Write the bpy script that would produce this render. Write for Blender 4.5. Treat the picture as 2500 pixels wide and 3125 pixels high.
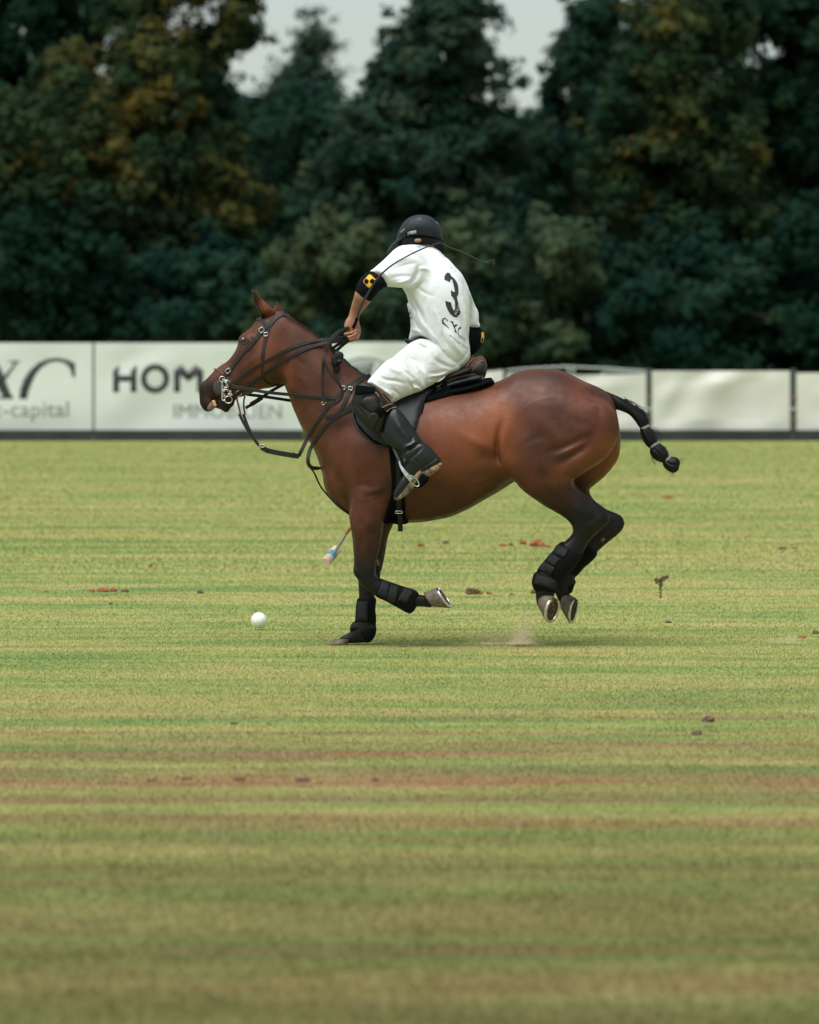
import bpy, bmesh, math, random
import numpy as np
from mathutils import Vector, Matrix
from mathutils.bvhtree import BVHTree
from mathutils.geometry import delaunay_2d_cdt

R = math.radians
random.seed(7)
rng = np.random.default_rng(11)
for o in list(bpy.data.objects):
    bpy.data.objects.remove(o)
scene = bpy.context.scene
C = scene.collection

# ------------------------------------------------------------------ camera, world, sun, exposure
CAM_D, CAM_H, FPX = 25.0, 1.65, 14000.0        # metres to the horse, eye height, focal length in photo pixels
PW, PH, HX, HY = 2500, 3125, 1250.0, 1041.0     # photo size, principal column, horizon row
cd = bpy.data.cameras.new('camera')
cam = bpy.data.objects.new('camera', cd); C.objects.link(cam)
cam.location = (0, -CAM_D, CAM_H); cam.rotation_euler = (R(90), 0, 0)
cd.sensor_fit = 'HORIZONTAL'; cd.sensor_width = 24.0
cd.lens = FPX / PW * 24.0
cd.shift_x = 0.0
cd.shift_y = -(PH / 2 - HY) / PW
cd.clip_start = 0.5; cd.clip_end = 3000
cd.dof.use_dof = True; cd.dof.focus_distance = CAM_D - 0.1
cd.dof.aperture_fstop = cd.lens / 50.0
scene.camera = cam

SUN_EL, SUN_AZ = 66, -150      # overcast: a broad soft glow high behind the photographer
w = bpy.data.worlds.new('World'); scene.world = w; w.use_nodes = True
wn = w.node_tree.nodes; wl = w.node_tree.links
bg = wn['Background']
sky = wn.new('ShaderNodeTexSky'); sky.sky_type = 'NISHITA'; sky.sun_disc = False
sky.sun_elevation = R(SUN_EL); sky.sun_rotation = R(SUN_AZ)
sky.air_density = 1.0; sky.dust_density = 1.0; sky.ozone_density = 1.0
hs = wn.new('ShaderNodeHueSaturation'); hs.inputs['Saturation'].default_value = 0.22
tint = wn.new('ShaderNodeMix'); tint.data_type = 'RGBA'; tint.blend_type = 'MULTIPLY'
tint.inputs[0].default_value = 1.0; tint.inputs[7].default_value = (0.76, 0.83, 0.78, 1)
wl.new(sky.outputs[0], hs.inputs['Color']); wl.new(hs.outputs[0], tint.inputs[6]); wl.new(tint.outputs[2], bg.inputs[0])
bg.inputs[1].default_value = 0.05
sd = bpy.data.lights.new('sun', 'SUN'); sd.energy = 1.5; sd.angle = R(55); sd.color = (1.0, 0.98, 0.94)
sun = bpy.data.objects.new('sun', sd); C.objects.link(sun)
_az = R(SUN_AZ)
_sd = Vector((math.sin(_az) * math.cos(R(SUN_EL)), math.cos(_az) * math.cos(R(SUN_EL)), math.sin(R(SUN_EL))))
sun.rotation_euler = _sd.to_track_quat('Z', 'Y').to_euler()
scene.view_settings.view_transform = 'Standard'; scene.view_settings.look = 'None'
scene.view_settings.exposure = 1.55; scene.view_settings.gamma = 1.0
scene.render.engine = 'CYCLES'
scene.cycles.max_bounces = 5; scene.cycles.diffuse_bounces = 3; scene.cycles.transparent_max_bounces = 6
scene.cycles.use_denoising = True

# ------------------------------------------------------------------ pixel <-> world
def P(px, py, y=0.0):
    d = (CAM_D + y) / FPX
    return Vector(((px - HX) * d, y, CAM_H - (py - HY) * d))
ZOOM = dict(A=(560, 840, 2.875), B=(980, 620, 2.875), C=(980, 1050, 2.875), D=(1440, 1050, 2.4643), E=(880, 1440, 2.875),
            F=(1500, 1400, 2.875), H=(600, 1000, 5.75), J=(1000, 820, 7.185), K=(1150, 1350, 6.9), L=(1300, 780, 6.16),
            M=(1160, 640, 7.1875), N=(940, 1560, 9.583), Q=(1000, 1000, 4.3125), P=(0, 0, 1.0))
def Z(k, *pts):
    x0, y0, s = ZOOM[k]
    return [(x0 + u / s, y0 + v / s) for u, v in pts]

# ------------------------------------------------------------------ materials
def mat(name, col, rough=0.6, metal=0.0, spec=0.5, bump=0.0, bscale=60.0, var=0.0, vscale=8.0, col2=None, sheen=0.0, coat=0.0, emit=None, detail=4.0):
    m = bpy.data.materials.new(name); m.use_nodes = True
    n = m.node_tree.nodes; l = m.node_tree.links; b = n['Principled BSDF']
    b.inputs['Base Color'].default_value = (*col, 1); b.inputs['Roughness'].default_value = rough
    b.inputs['Metallic'].default_value = metal; b.inputs['Specular IOR Level'].default_value = spec
    if sheen: b.inputs['Sheen Weight'].default_value = sheen; b.inputs['Sheen Roughness'].default_value = 0.4
    if coat: b.inputs['Coat Weight'].default_value = coat; b.inputs['Coat Roughness'].default_value = 0.25
    tc = n.new('ShaderNodeTexCoord')
    if var or col2:
        nz = n.new('ShaderNodeTexNoise'); nz.inputs['Scale'].default_value = vscale; nz.inputs['Detail'].default_value = detail
        l.new(tc.outputs['Object'], nz.inputs['Vector'])
        rp = n.new('ShaderNodeValToRGB')
        c2 = col2 or tuple(max(0, c * (1 - var)) for c in col)
        c1 = col if col2 else tuple(min(1, c * (1 + var * 0.6)) for c in col)
        rp.color_ramp.elements[0].color = (*c2, 1); rp.color_ramp.elements[1].color = (*c1, 1)
        rp.color_ramp.elements[0].position = 0.35; rp.color_ramp.elements[1].position = 0.65
        l.new(nz.outputs['Fac'], rp.inputs[0]); l.new(rp.outputs[0], b.inputs['Base Color'])
    if bump:
        nb = n.new('ShaderNodeTexNoise'); nb.inputs['Scale'].default_value = bscale; nb.inputs['Detail'].default_value = 5
        l.new(tc.outputs['Object'], nb.inputs['Vector'])
        bp = n.new('ShaderNodeBump'); bp.inputs['Strength'].default_value = bump; bp.inputs['Distance'].default_value = 0.01
        l.new(nb.outputs['Fac'], bp.inputs['Height']); l.new(bp.outputs[0], b.inputs['Normal'])
    return m

# ------------------------------------------------------------------ object helpers
def tag(o, label=None, cat=None, group=None, kind=None):
    if label: o['label'] = label
    if cat: o['category'] = cat
    if group: o['group'] = group
    if kind: o['kind'] = kind
    return o
def empty(name, loc=(0, 0, 0)):
    o = bpy.data.objects.new(name, None); C.objects.link(o); o.location = loc
    o.empty_display_size = 0.05
    return o
def link(name, me, material=None, parent=None, smooth=True):
    o = bpy.data.objects.new(name, me); C.objects.link(o)
    if material is not None: me.materials.append(material)
    if parent is not None:
        o.parent = parent
        o.matrix_parent_inverse = Matrix.Translation(-parent.location) if parent.type == 'EMPTY' else Matrix.Identity(4)
    if smooth and len(me.polygons):
        me.polygons.foreach_set('use_smooth', np.ones(len(me.polygons), bool))
    return o
def mesh_np(name, V, F):
    """V (n,3) float, F (m,k) int with constant k"""
    V = np.ascontiguousarray(V, np.float32); F = np.ascontiguousarray(F, np.int32)
    me = bpy.data.meshes.new(name); k = F.shape[1]
    me.vertices.add(len(V)); me.vertices.foreach_set('co', V.ravel())
    me.loops.add(F.size); me.loops.foreach_set('vertex_index', F.ravel())
    me.polygons.add(len(F)); me.polygons.foreach_set('loop_start', np.arange(0, F.size, k, dtype=np.int32))
    me.polygons.foreach_set('loop_total', np.full(len(F), k, np.int32))
    me.update(calc_edges=True); me.validate()
    return me
def mesh_py(name, V, F):
    me = bpy.data.meshes.new(name); me.from_pydata([tuple(v) for v in V], [], F); me.update(); return me
def col_attr(me, arr):
    a = me.color_attributes.new('coat', 'FLOAT_COLOR', 'POINT')
    full = np.ones((len(arr), 4), np.float32); full[:, :arr.shape[1]] = arr
    a.data.foreach_set('color', full.ravel())

# ------------------------------------------------------------------ splines
def crom(pts, step):
    """Catmull-Rom through points of any dimension, resampled by arc length in the first two coordinates"""
    p = np.array(pts, float)
    if len(p) == 2: p = np.array([p[0], (p[0] + p[1]) / 2, p[1]])
    q = np.vstack([2 * p[0] - p[1], p, 2 * p[-1] - p[-2]])
    out = []
    for i in range(1, len(q) - 2):
        a, b, c, d = q[i - 1], q[i], q[i + 1], q[i + 2]
        for t in np.linspace(0, 1, 14, endpoint=False):
            out.append(0.5 * ((2 * b) + (-a + c) * t + (2 * a - 5 * b + 4 * c - d) * t * t + (-a + 3 * b - 3 * c + d) * t ** 3))
    out.append(q[-2]); out = np.array(out)
    s = np.r_[0, np.cumsum(np.linalg.norm(np.diff(out[:, :2], axis=0), axis=1) + 1e-9)]
    n = max(2, int(round(s[-1] / step)) + 1)
    ss = np.linspace(0, s[-1], n)
    return np.stack([np.interp(ss, s, out[:, k]) for k in range(out.shape[1])], 1)
def closed(pts, step=4.0):
    """smooth closed outline"""
    p = list(pts); n = len(p)
    q = np.array(p[-2:] + p + p[:3], float)
    out = []
    for i in range(2, n + 2):
        a, b, c, d = q[i - 1], q[i], q[i + 1], q[i + 2]
        m = max(2, int(np.linalg.norm(c - b) / step))
        for t in np.linspace(0, 1, m, endpoint=False):
            out.append(0.5 * ((2 * b) + (-a + c) * t + (2 * a - 5 * b + 4 * c - d) * t * t + (-a + 3 * b - 3 * c + d) * t ** 3))
    return np.array(out)

# ------------------------------------------------------------------ inflated outlines -> solid bodies
def poly_sd(X, Zz, poly):
    """signed distance (positive inside) from grid points to a polygon"""
    d2 = np.full(X.shape, 1e9); inside = np.zeros(X.shape, bool)
    a = poly; b = np.roll(poly, -1, 0)
    for (x1, z1), (x2, z2) in zip(a, b):
        ex, ez = x2 - x1, z2 - z1
        L = ex * ex + ez * ez
        if L < 1e-14: continue
        t = np.clip(((X - x1) * ex + (Zz - z1) * ez) / L, 0, 1)
        d2 = np.minimum(d2, (X - x1 - t * ex) ** 2 + (Zz - z1 - t * ez) ** 2)
        if z1 != z2:
            cond = (z1 > Zz) != (z2 > Zz)
            inside ^= cond & (X < ex * (Zz - z1) / (z2 - z1) + x1)
    d = np.sqrt(d2)
    return np.where(inside, d, -d)
def line_d(X, Zz, pts):
    d2 = np.full(X.shape, 1e9)
    if len(pts) == 1:
        return np.hypot(X - pts[0][0], Zz - pts[0][1])
    for (x1, z1), (x2, z2) in zip(pts[:-1], pts[1:]):
        ex, ez = x2 - x1, z2 - z1; L = ex * ex + ez * ez + 1e-12
        t = np.clip(((X - x1) * ex + (Zz - z1) * ez) / L, 0, 1)
        d2 = np.minimum(d2, (X - x1 - t * ex) ** 2 + (Zz - z1 - t * ez) ** 2)
    return np.sqrt(d2)
def poisson(mask, h):
    """solve lap u = -2 inside mask, u = 0 outside (coarse to fine)"""
    levels = [mask]
    while min(levels[-1].shape) > 24:
        m = levels[-1]
        levels.append(m[::2, ::2])
    u = None
    for k in range(len(levels) - 1, -1, -1):
        m = levels[k]; hh = h * 2 ** k
        if u is None: u = np.zeros(m.shape)
        else:
            v = np.repeat(np.repeat(u, 2, 0), 2, 1)
            u = np.zeros(m.shape); a = min(v.shape[0], m.shape[0]); b = min(v.shape[1], m.shape[1]); u[:a, :b] = v[:a, :b]
        u *= m
        I, J = np.indices(m.shape); red = ((I + J) % 2 == 0) & m; blk = ((I + J) % 2 == 1) & m
        for it in range(260 if k == len(levels) - 1 else 60):
            for sel in (red, blk):
                s = np.zeros_like(u)
                s[1:-1, 1:-1] = u[:-2, 1:-1] + u[2:, 1:-1] + u[1:-1, :-2] + u[1:-1, 2:]
                new = (s + 2 * hh * hh) / 4
                u[sel] += 1.6 * (new[sel] - u[sel])
    return np.maximum(u, 0)
def field(X, Zz, v):
    """constant, or inverse-distance interpolation of [(px, py, value)]"""
    if not isinstance(v, (list, tuple)): return np.full(X.shape, float(v))
    num = np.zeros(X.shape); den = np.zeros(X.shape)
    for px, py, val in v:
        p = P(px, py, 0)
        wgt = 1 / ((X - p.x) ** 2 + (Zz - p.z) ** 2 + 1e-4) ** 1.5
        num += wgt * val; den += wgt
    return num / den
def surface_nets(F, org, h):
    s = F < 0
    nx, ny, nz = F.shape
    cnt = np.zeros((nx - 1, ny - 1, nz - 1), np.uint8)
    for dx in (0, 1):
        for dy in (0, 1):
            for dz in (0, 1):
                cnt += s[dx:nx - 1 + dx, dy:ny - 1 + dy, dz:nz - 1 + dz]
    act = (cnt > 0) & (cnt < 8)
    idx = np.argwhere(act)
    vid = np.full(act.shape, -1, np.int32); vid[act] = np.arange(len(idx))
    i, j, k = idx.T
    cs = [(a, b, c) for a in (0, 1) for b in (0, 1) for c in (0, 1)]
    val = {c: F[i + c[0], j + c[1], k + c[2]].astype(np.float64) for c in cs}
    acc = np.zeros((len(idx), 3)); num = np.zeros(len(idx))
    for c in cs:
        for ax in range(3):
            if c[ax]: continue
            d = list(c); d[ax] = 1; d = tuple(d)
            a, b = val[c], val[d]; m = (a < 0) != (b < 0)
            t = np.where(m, a / np.where(m, a - b, 1), 0)
            p = np.tile(np.array(c, float), (len(idx), 1)); p[:, ax] += t
            acc += p * m[:, None]; num += m
    V = (idx + acc / num[:, None]) * h + org
    Q = []
    for ax in range(3):
        sl0 = [slice(None)] * 3; sl1 = [slice(None)] * 3
        sl0[ax] = slice(0, -1); sl1[ax] = slice(1, None)
        a = s[tuple(sl0)]; b = s[tuple(sl1)]
        ch = np.argwhere(a != b)
        o1, o2 = (ax + 1) % 3, (ax + 2) % 3
        ok = (ch[:, o1] > 0) & (ch[:, o2] > 0) & (ch[:, o1] < F.shape[o1] - 1) & (ch[:, o2] < F.shape[o2] - 1)
        ch = ch[ok]
        def g(d1, d2):
            q = ch.copy(); q[:, o1] += d1; q[:, o2] += d2
            return vid[q[:, 0], q[:, 1], q[:, 2]]
        quad = np.stack([g(-1, -1), g(0, -1), g(0, 0), g(-1, 0)], 1)
        flip = ~a[ch[:, 0], ch[:, 1], ch[:, 2]]
        quad[flip] = quad[flip][:, ::-1]
        Q.append(quad)
    return V, np.vstack(Q)
def laplace(V, F, it, lam=0.5):
    e = np.vstack([F[:, [0, 1]], F[:, [1, 2]], F[:, [2, 3]], F[:, [3, 0]]])
    n = len(V); deg = np.bincount(e[:, 0], minlength=n) + np.bincount(e[:, 1], minlength=n)
    for q in range(it):
        l = lam if q % 2 == 0 else -lam * 0.97
        S = np.stack([np.bincount(e[:, 0], V[e[:, 1], c], n) + np.bincount(e[:, 1], V[e[:, 0], c], n) for c in range(3)], 1)
        V = V + l * (S / np.maximum(deg, 1)[:, None] - V)
    return V
def part(poly, y0=0.0, a=0.8, k=0.03, step=4.0, sub=False, smooth=True):
    return dict(poly=poly, y0=y0, a=a, k=k, step=step, sub=sub, smooth=smooth)
def inflate(name, parts, vox, relief=(), smooth=4, relief_y=(-0.02, -0.08), both=False, extra=None, grow=0.0015):
    """union of inflated outlines: every part is an outline in photo pixels placed at its own depth"""
    prep = []
    for p in parts:
        px = closed(p['poly'], p['step']) if p['smooth'] else np.array(p['poly'], float)
        yv = p['y0']
        if isinstance(yv, (list, tuple)):
            yy = np.zeros(len(px)); den = np.zeros(len(px))
            for cx, cy, val in yv:
                wgt = 1 / ((px[:, 0] - cx) ** 2 + (px[:, 1] - cy) ** 2 + 30) ** 1.5
                yy += wgt * val; den += wgt
            yy /= den
        else: yy = np.full(len(px), float(yv))
        d = (CAM_D + yy) / FPX
        W = np.stack([(px[:, 0] - HX) * d, CAM_H - (px[:, 1] - HY) * d], 1)
        prep.append((p, W))
    allW = np.vstack([q[1] for q in prep])
    m = 0.05
    lo = allW.min(0) - m; hi = allW.max(0) + m
    nx, nz = (np.ceil((hi - lo) / vox)).astype(int) + 1
    xs = lo[0] + np.arange(nx) * vox; zs = lo[1] + np.arange(nz) * vox
    X2, Z2 = np.meshgrid(xs, zs, indexing='ij')
    done = []
    ymin, ymax = 1e9, -1e9
    for p, W in prep:
        mm = max(0.06, 2 * p['k'] + 0.02)
        i0 = max(0, int((W[:, 0].min() - mm - lo[0]) / vox)); i1 = min(nx, int((W[:, 0].max() + mm - lo[0]) / vox) + 2)
        j0 = max(0, int((W[:, 1].min() - mm - lo[1]) / vox)); j1 = min(nz, int((W[:, 1].max() + mm - lo[1]) / vox) + 2)
        Xs, Zs = X2[i0:i1, j0:j1], Z2[i0:i1, j0:j1]
        sdist = poly_sd(Xs, Zs, W)
        u = poisson(sdist > -vox * 0.25, vox)
        # keep the outline crisp: close to the edge follow the exact distance
        rad = np.sqrt(u)
        slope = np.where(sdist > 0, u / np.maximum(sdist + vox * 0.6, vox * 0.5), 0)
        for _ in range(4):
            sm = slope.copy()
            sm[1:-1, 1:-1] = (slope[1:-1, 1:-1] * 2 + slope[:-2, 1:-1] + slope[2:, 1:-1] + slope[1:-1, :-2] + slope[1:-1, 2:]) / 6
            slope = np.maximum(sm, 0)
        sl_edge = np.maximum(slope, 0.03)
        u = np.where(sdist > 2.5 * vox, u, np.where(sdist > 0, sdist * sl_edge, sdist * np.maximum(0.10, sl_edge) ))
        for _ in range(2):
            v = u.copy(); v[1:-1, 1:-1] = (u[1:-1, 1:-1] * 4 + u[:-2, 1:-1] + u[2:, 1:-1] + u[1:-1, :-2] + u[1:-1, 2:]) / 8; u = v
        gx, gz = np.gradient(u, vox); gu2 = gx * gx + gz * gz
        y0 = field(Xs, Zs, p['y0']); a = field(Xs, Zs, p['a'])
        hmax = (a * np.sqrt(np.maximum(u, 0)))
        ymin = min(ymin, (y0 - hmax).min()); ymax = max(ymax, (y0 + hmax).max())
        done.append((p, i0, i1, j0, j1, u, gu2, y0, a))
    ymin -= 0.05; ymax += 0.05
    ny = int((ymax - ymin) / vox) + 2
    ys = ymin + np.arange(ny) * vox
    F = np.full((nx, ny, nz), 0.5, np.float32)
    for p, i0, i1, j0, j1, u, gu2, y0, a in done:
        hm = (a * np.sqrt(np.maximum(u, 0)))
        b0 = max(0, int(((y0 - hm).min() - 2 * p['k'] - 0.04 - ymin) / vox)); b1 = min(ny, int(((y0 + hm).max() + 2 * p['k'] + 0.04 - ymin) / vox) + 2)
        Y = ys[b0:b1][None, :, None]
        dy = (Y - y0[:, None, :]).astype(np.float32)
        ia2 = (1 / a ** 2)[:, None, :].astype(np.float32)
        G = dy * dy * ia2 - u[:, None, :].astype(np.float32)
        D = G / np.sqrt((2 * dy * ia2) ** 2 + gu2[:, None, :].astype(np.float32) + 2e-3)
        blk = F[i0:i1, b0:b1, j0:j1]; k = p['k']
        if p['sub']:
            h = np.clip(0.5 - 0.5 * (blk + D) / k, 0, 1)
            F[i0:i1, b0:b1, j0:j1] = blk * (1 - h) - D * h + k * h * (1 - h)
        else:
            h = np.clip(0.5 + 0.5 * (D - blk) / k, 0, 1)
            F[i0:i1, b0:b1, j0:j1] = D * (1 - h) + blk * h - k * h * (1 - h)
    F -= grow
    if len(relief):
        Rl = np.zeros((nx, nz))
        for pts, wpx, dep in relief:
            wd = wpx / 560.0
            q = crom(pts, max(3.0, wpx * 0.4)) if len(pts) > 1 else np.array(pts, float)
            n_ = len(q); Rs = np.zeros((nx, nz))
            for i_, (x, y) in enumerate(q):
                t_ = 1.0 if n_ < 3 else min(1.0, 2.6 * min(i_ + 0.6, n_ - 0.4 - i_) / n_)
                c_ = P(x, y, -0.2)
                ia, ib = np.searchsorted(xs, (c_.x - 3 * wd, c_.x + 3 * wd)); ja, jb = np.searchsorted(zs, (c_.z - 3 * wd, c_.z + 3 * wd))
                if ib <= ia or jb <= ja: continue
                sub_ = Rs[ia:ib, ja:jb]
                np.maximum(sub_, t_ * np.exp(-((X2[ia:ib, ja:jb] - c_.x) ** 2 + (Z2[ia:ib, ja:jb] - c_.z) ** 2) / wd ** 2), out=sub_)
            Rl += dep * Rs
        yy = np.abs(ys) * -1 if both else ys
        wy = np.clip((relief_y[0] - yy) / (relief_y[0] - relief_y[1]), 0, 1)
        F -= (Rl[:, None, :] * wy[None, :, None]).astype(np.float32)
    if extra is not None: F = extra(F, xs, ys, zs)
    V, Q = surface_nets(F, np.array([xs[0], ys[0], zs[0]]), vox)
    if smooth: V = laplace(V, Q, smooth * 2)
    return mesh_np(name, V, Q)
def bvh_of(*meshes):
    V = []; F = []
    for me in meshes:
        if isinstance(me, bpy.types.Object): me = me.data
        n = len(V)
        co = np.zeros(len(me.vertices) * 3, np.float32); me.vertices.foreach_get('co', co)
        V += [tuple(v) for v in co.reshape(-1, 3)]
        F += [tuple(n + i for i in p.vertices) for p in me.polygons]
    return BVHTree.FromPolygons(V, F)
CAMV = Vector((0, -CAM_D, CAM_H))
def hit(bvh, px, py, ymax=None):
    p = P(px, py, 0); d = (p - CAMV).normalized()
    r = bvh.ray_cast(CAMV, d, 600)
    if r[0] is None or (ymax is not None and r[0].y > ymax): return None
    return r[0], r[1]

# ------------------------------------------------------------------ straps, tubes, patches
def sweep(name, pts3, nor, width, thick, material, parent, round_=False, closed_=False):
    """band along 3-D points; nor = outward normals; width/thick metres (scalars or arrays)"""
    P3 = np.array(pts3, float); N = np.array(nor, float); n = len(P3)
    T = np.gradient(P3, axis=0) if not closed_ else np.roll(P3, -1, 0) - np.roll(P3, 1, 0)
    T /= np.linalg.norm(T, axis=1)[:, None] + 1e-12
    N = N - (N * T).sum(1)[:, None] * T; N /= np.linalg.norm(N, axis=1)[:, None] + 1e-12
    B = np.cross(T, N)
    wd = np.broadcast_to(np.asarray(width, float), (n,))[:, None] / 2; th = np.broadcast_to(np.asarray(thick, float), (n,))[:, None]
    if round_:
        prof = [(math.cos(a), math.sin(a)) for a in np.linspace(0, 2 * math.pi, 10, endpoint=False)]
        rings = [P3 + B * wd * c + N * th / 2 * s for c, s in prof]
    else:
        prof = [(-1, 0), (-1, .75), (-.85, 1), (.85, 1), (1, .75), (1, 0)]
        rings = [P3 + B * wd * c + N * th * s for c, s in prof]
    k = len(prof); V = np.stack(rings, 1).reshape(-1, 3); F = []
    for i in range(n if closed_ else n - 1):
        i2 = (i + 1) % n
        for q in range(k):
            F.append((i * k + q, i * k + (q + 1) % k, i2 * k + (q + 1) % k, i2 * k + q))
    me_f = [f for f in F]
    if not closed_:
        me_f += [tuple(range(k))[::-1], tuple((n - 1) * k + q for q in range(k))]
    me = mesh_py(name, V, me_f)
    bm = bmesh.new(); bm.from_mesh(me); bmesh.ops.recalc_face_normals(bm, faces=bm.faces)
    for f in bm.faces:
        if len(f.verts) > 4:
            for e in f.edges: e.smooth = False
    bm.to_mesh(me); bm.free()
    return link(name, me, material, parent, smooth=round_)
def strap(name, pts, width, material, parent, bvh=None, thick=0.004, y=None, off=0.0015, ymax=None, step=5, smooth=6, round_=False):
    """leather band following a path in photo pixels: laid on a surface (bvh) or at given depths y (list or number)"""
    n = len(pts)
    if y is None: yl = [np.nan] * n
    elif isinstance(y, (int, float)): yl = [y] * n
    else: yl = [np.nan if v is None else v for v in y]
    q = crom([(p[0], p[1]) for p in pts], step)
    # parameter of controls along the resampled path
    ctl = [int(np.argmin(np.hypot(q[:, 0] - p[0], q[:, 1] - p[1]))) for p in pts]
    Y = np.full(len(q), np.nan); N = np.tile(np.array([0, -1.0, 0]), (len(q), 1))
    for a in range(n - 1):
        i0, i1 = ctl[a], ctl[a + 1]
        if i1 <= i0: continue
        ya, yb = yl[a], yl[a + 1]
        for i in range(i0, i1 + 1):
            t = (i - i0) / max(1, i1 - i0)
            if not np.isnan(ya) and not np.isnan(yb): Y[i] = ya * (1 - t) + yb * t
            elif bvh is not None:
                h_ = hit(bvh, q[i, 0], q[i, 1], ymax)
                if h_ is not None: Y[i] = h_[0].y; N[i] = h_[1]
    for a in range(n):
        if not np.isnan(yl[a]): Y[ctl[a]] = yl[a]
    bad = np.isnan(Y)
    if bad.all(): Y[:] = 0
    else: Y[bad] = np.interp(np.where(bad)[0], np.where(~bad)[0], Y[~bad])
    for _ in range(smooth):
        if len(Y) > 2:
            Y[1:-1] = np.minimum(Y[1:-1], (Y[:-2] + Y[2:]) / 2) * 0.5 + 0.5 * (Y[:-2] + Y[2:]) / 2
            N[1:-1] = (N[:-2] + N[1:-1] + N[2:]) / 3
    P3 = [P(q[i, 0], q[i, 1], Y[i]) for i in range(len(q))]
    N /= np.linalg.norm(N, axis=1)[:, None] + 1e-9
    N[:, 1] = np.minimum(N[:, 1], -0.45)
    N /= np.linalg.norm(N, axis=1)[:, None]
    P3 = np.array(P3) + N * off
    return sweep(name, P3, N, width / 560.0, thick, material, parent, round_)
def tube(name, P3, rad, material, parent, seg=8):
    P3 = np.array(P3, float); n = len(P3)
    T = np.gradient(P3, axis=0); T /= np.linalg.norm(T, axis=1)[:, None] + 1e-12
    up = np.tile(np.array([0.13, -1.0, 0.21]), (n, 1))
    return sweep(name, P3, up, np.asarray(rad) * 2, np.asarray(rad) * 2, material, parent, True)
def ring(name, c, rx, rz, rad, material, parent, normal=(0, -1, 0), rot=0.0, n=20):
    nrm = Vector(normal).normalized(); a = nrm.cross(Vector((0, 0, 1))).normalized(); b = a.cross(nrm)
    pts = []
    for t in np.linspace(0, 2 * math.pi, n, endpoint=False):
        u, v = rx * math.cos(t), rz * math.sin(t)
        u, v = u * math.cos(rot) - v * math.sin(rot), u * math.sin(rot) + v * math.cos(rot)
        pts.append(Vector(c) + a * u + b * v)
    return sweep(name, pts, [tuple(nrm)] * n, rad * 2, rad * 2, material, parent, True, True)
def buckle(name, px, py, w_, h_, ang, bvh, material, parent, y=None, lift=0.006):
    hh = hit(bvh, px, py) if (bvh is not None and y is None) else None
    c = (hh[0] + hh[1] * lift) if hh else P(px, py, (y or 0) - lift)
    nrm = hh[1] if hh else Vector((0, -1, 0))
    nrm = (nrm + Vector((0, -1, 0))).normalized()
    a = nrm.cross(Vector((0, 0, 1))).normalized() * -1; b = nrm.cross(a)
    if a.x < 0: a = -a
    if b.z < 0: b = -b
    ca, sa = math.cos(R(ang)), math.sin(R(ang))
    pts = []
    for t in np.linspace(0, 2 * math.pi, 24, endpoint=False):
        u = abs(math.cos(t)) ** .4 * math.copysign(1, math.cos(t)) * w_ / 1120; v = abs(math.sin(t)) ** .4 * math.copysign(1, math.sin(t)) * h_ / 1120
        pts.append(c + a * (u * ca - v * sa) + b * (u * sa + v * ca))
    return sweep(name, pts, [tuple(nrm)] * 24, 0.0042, 0.0042, material, parent, True, True)
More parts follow.
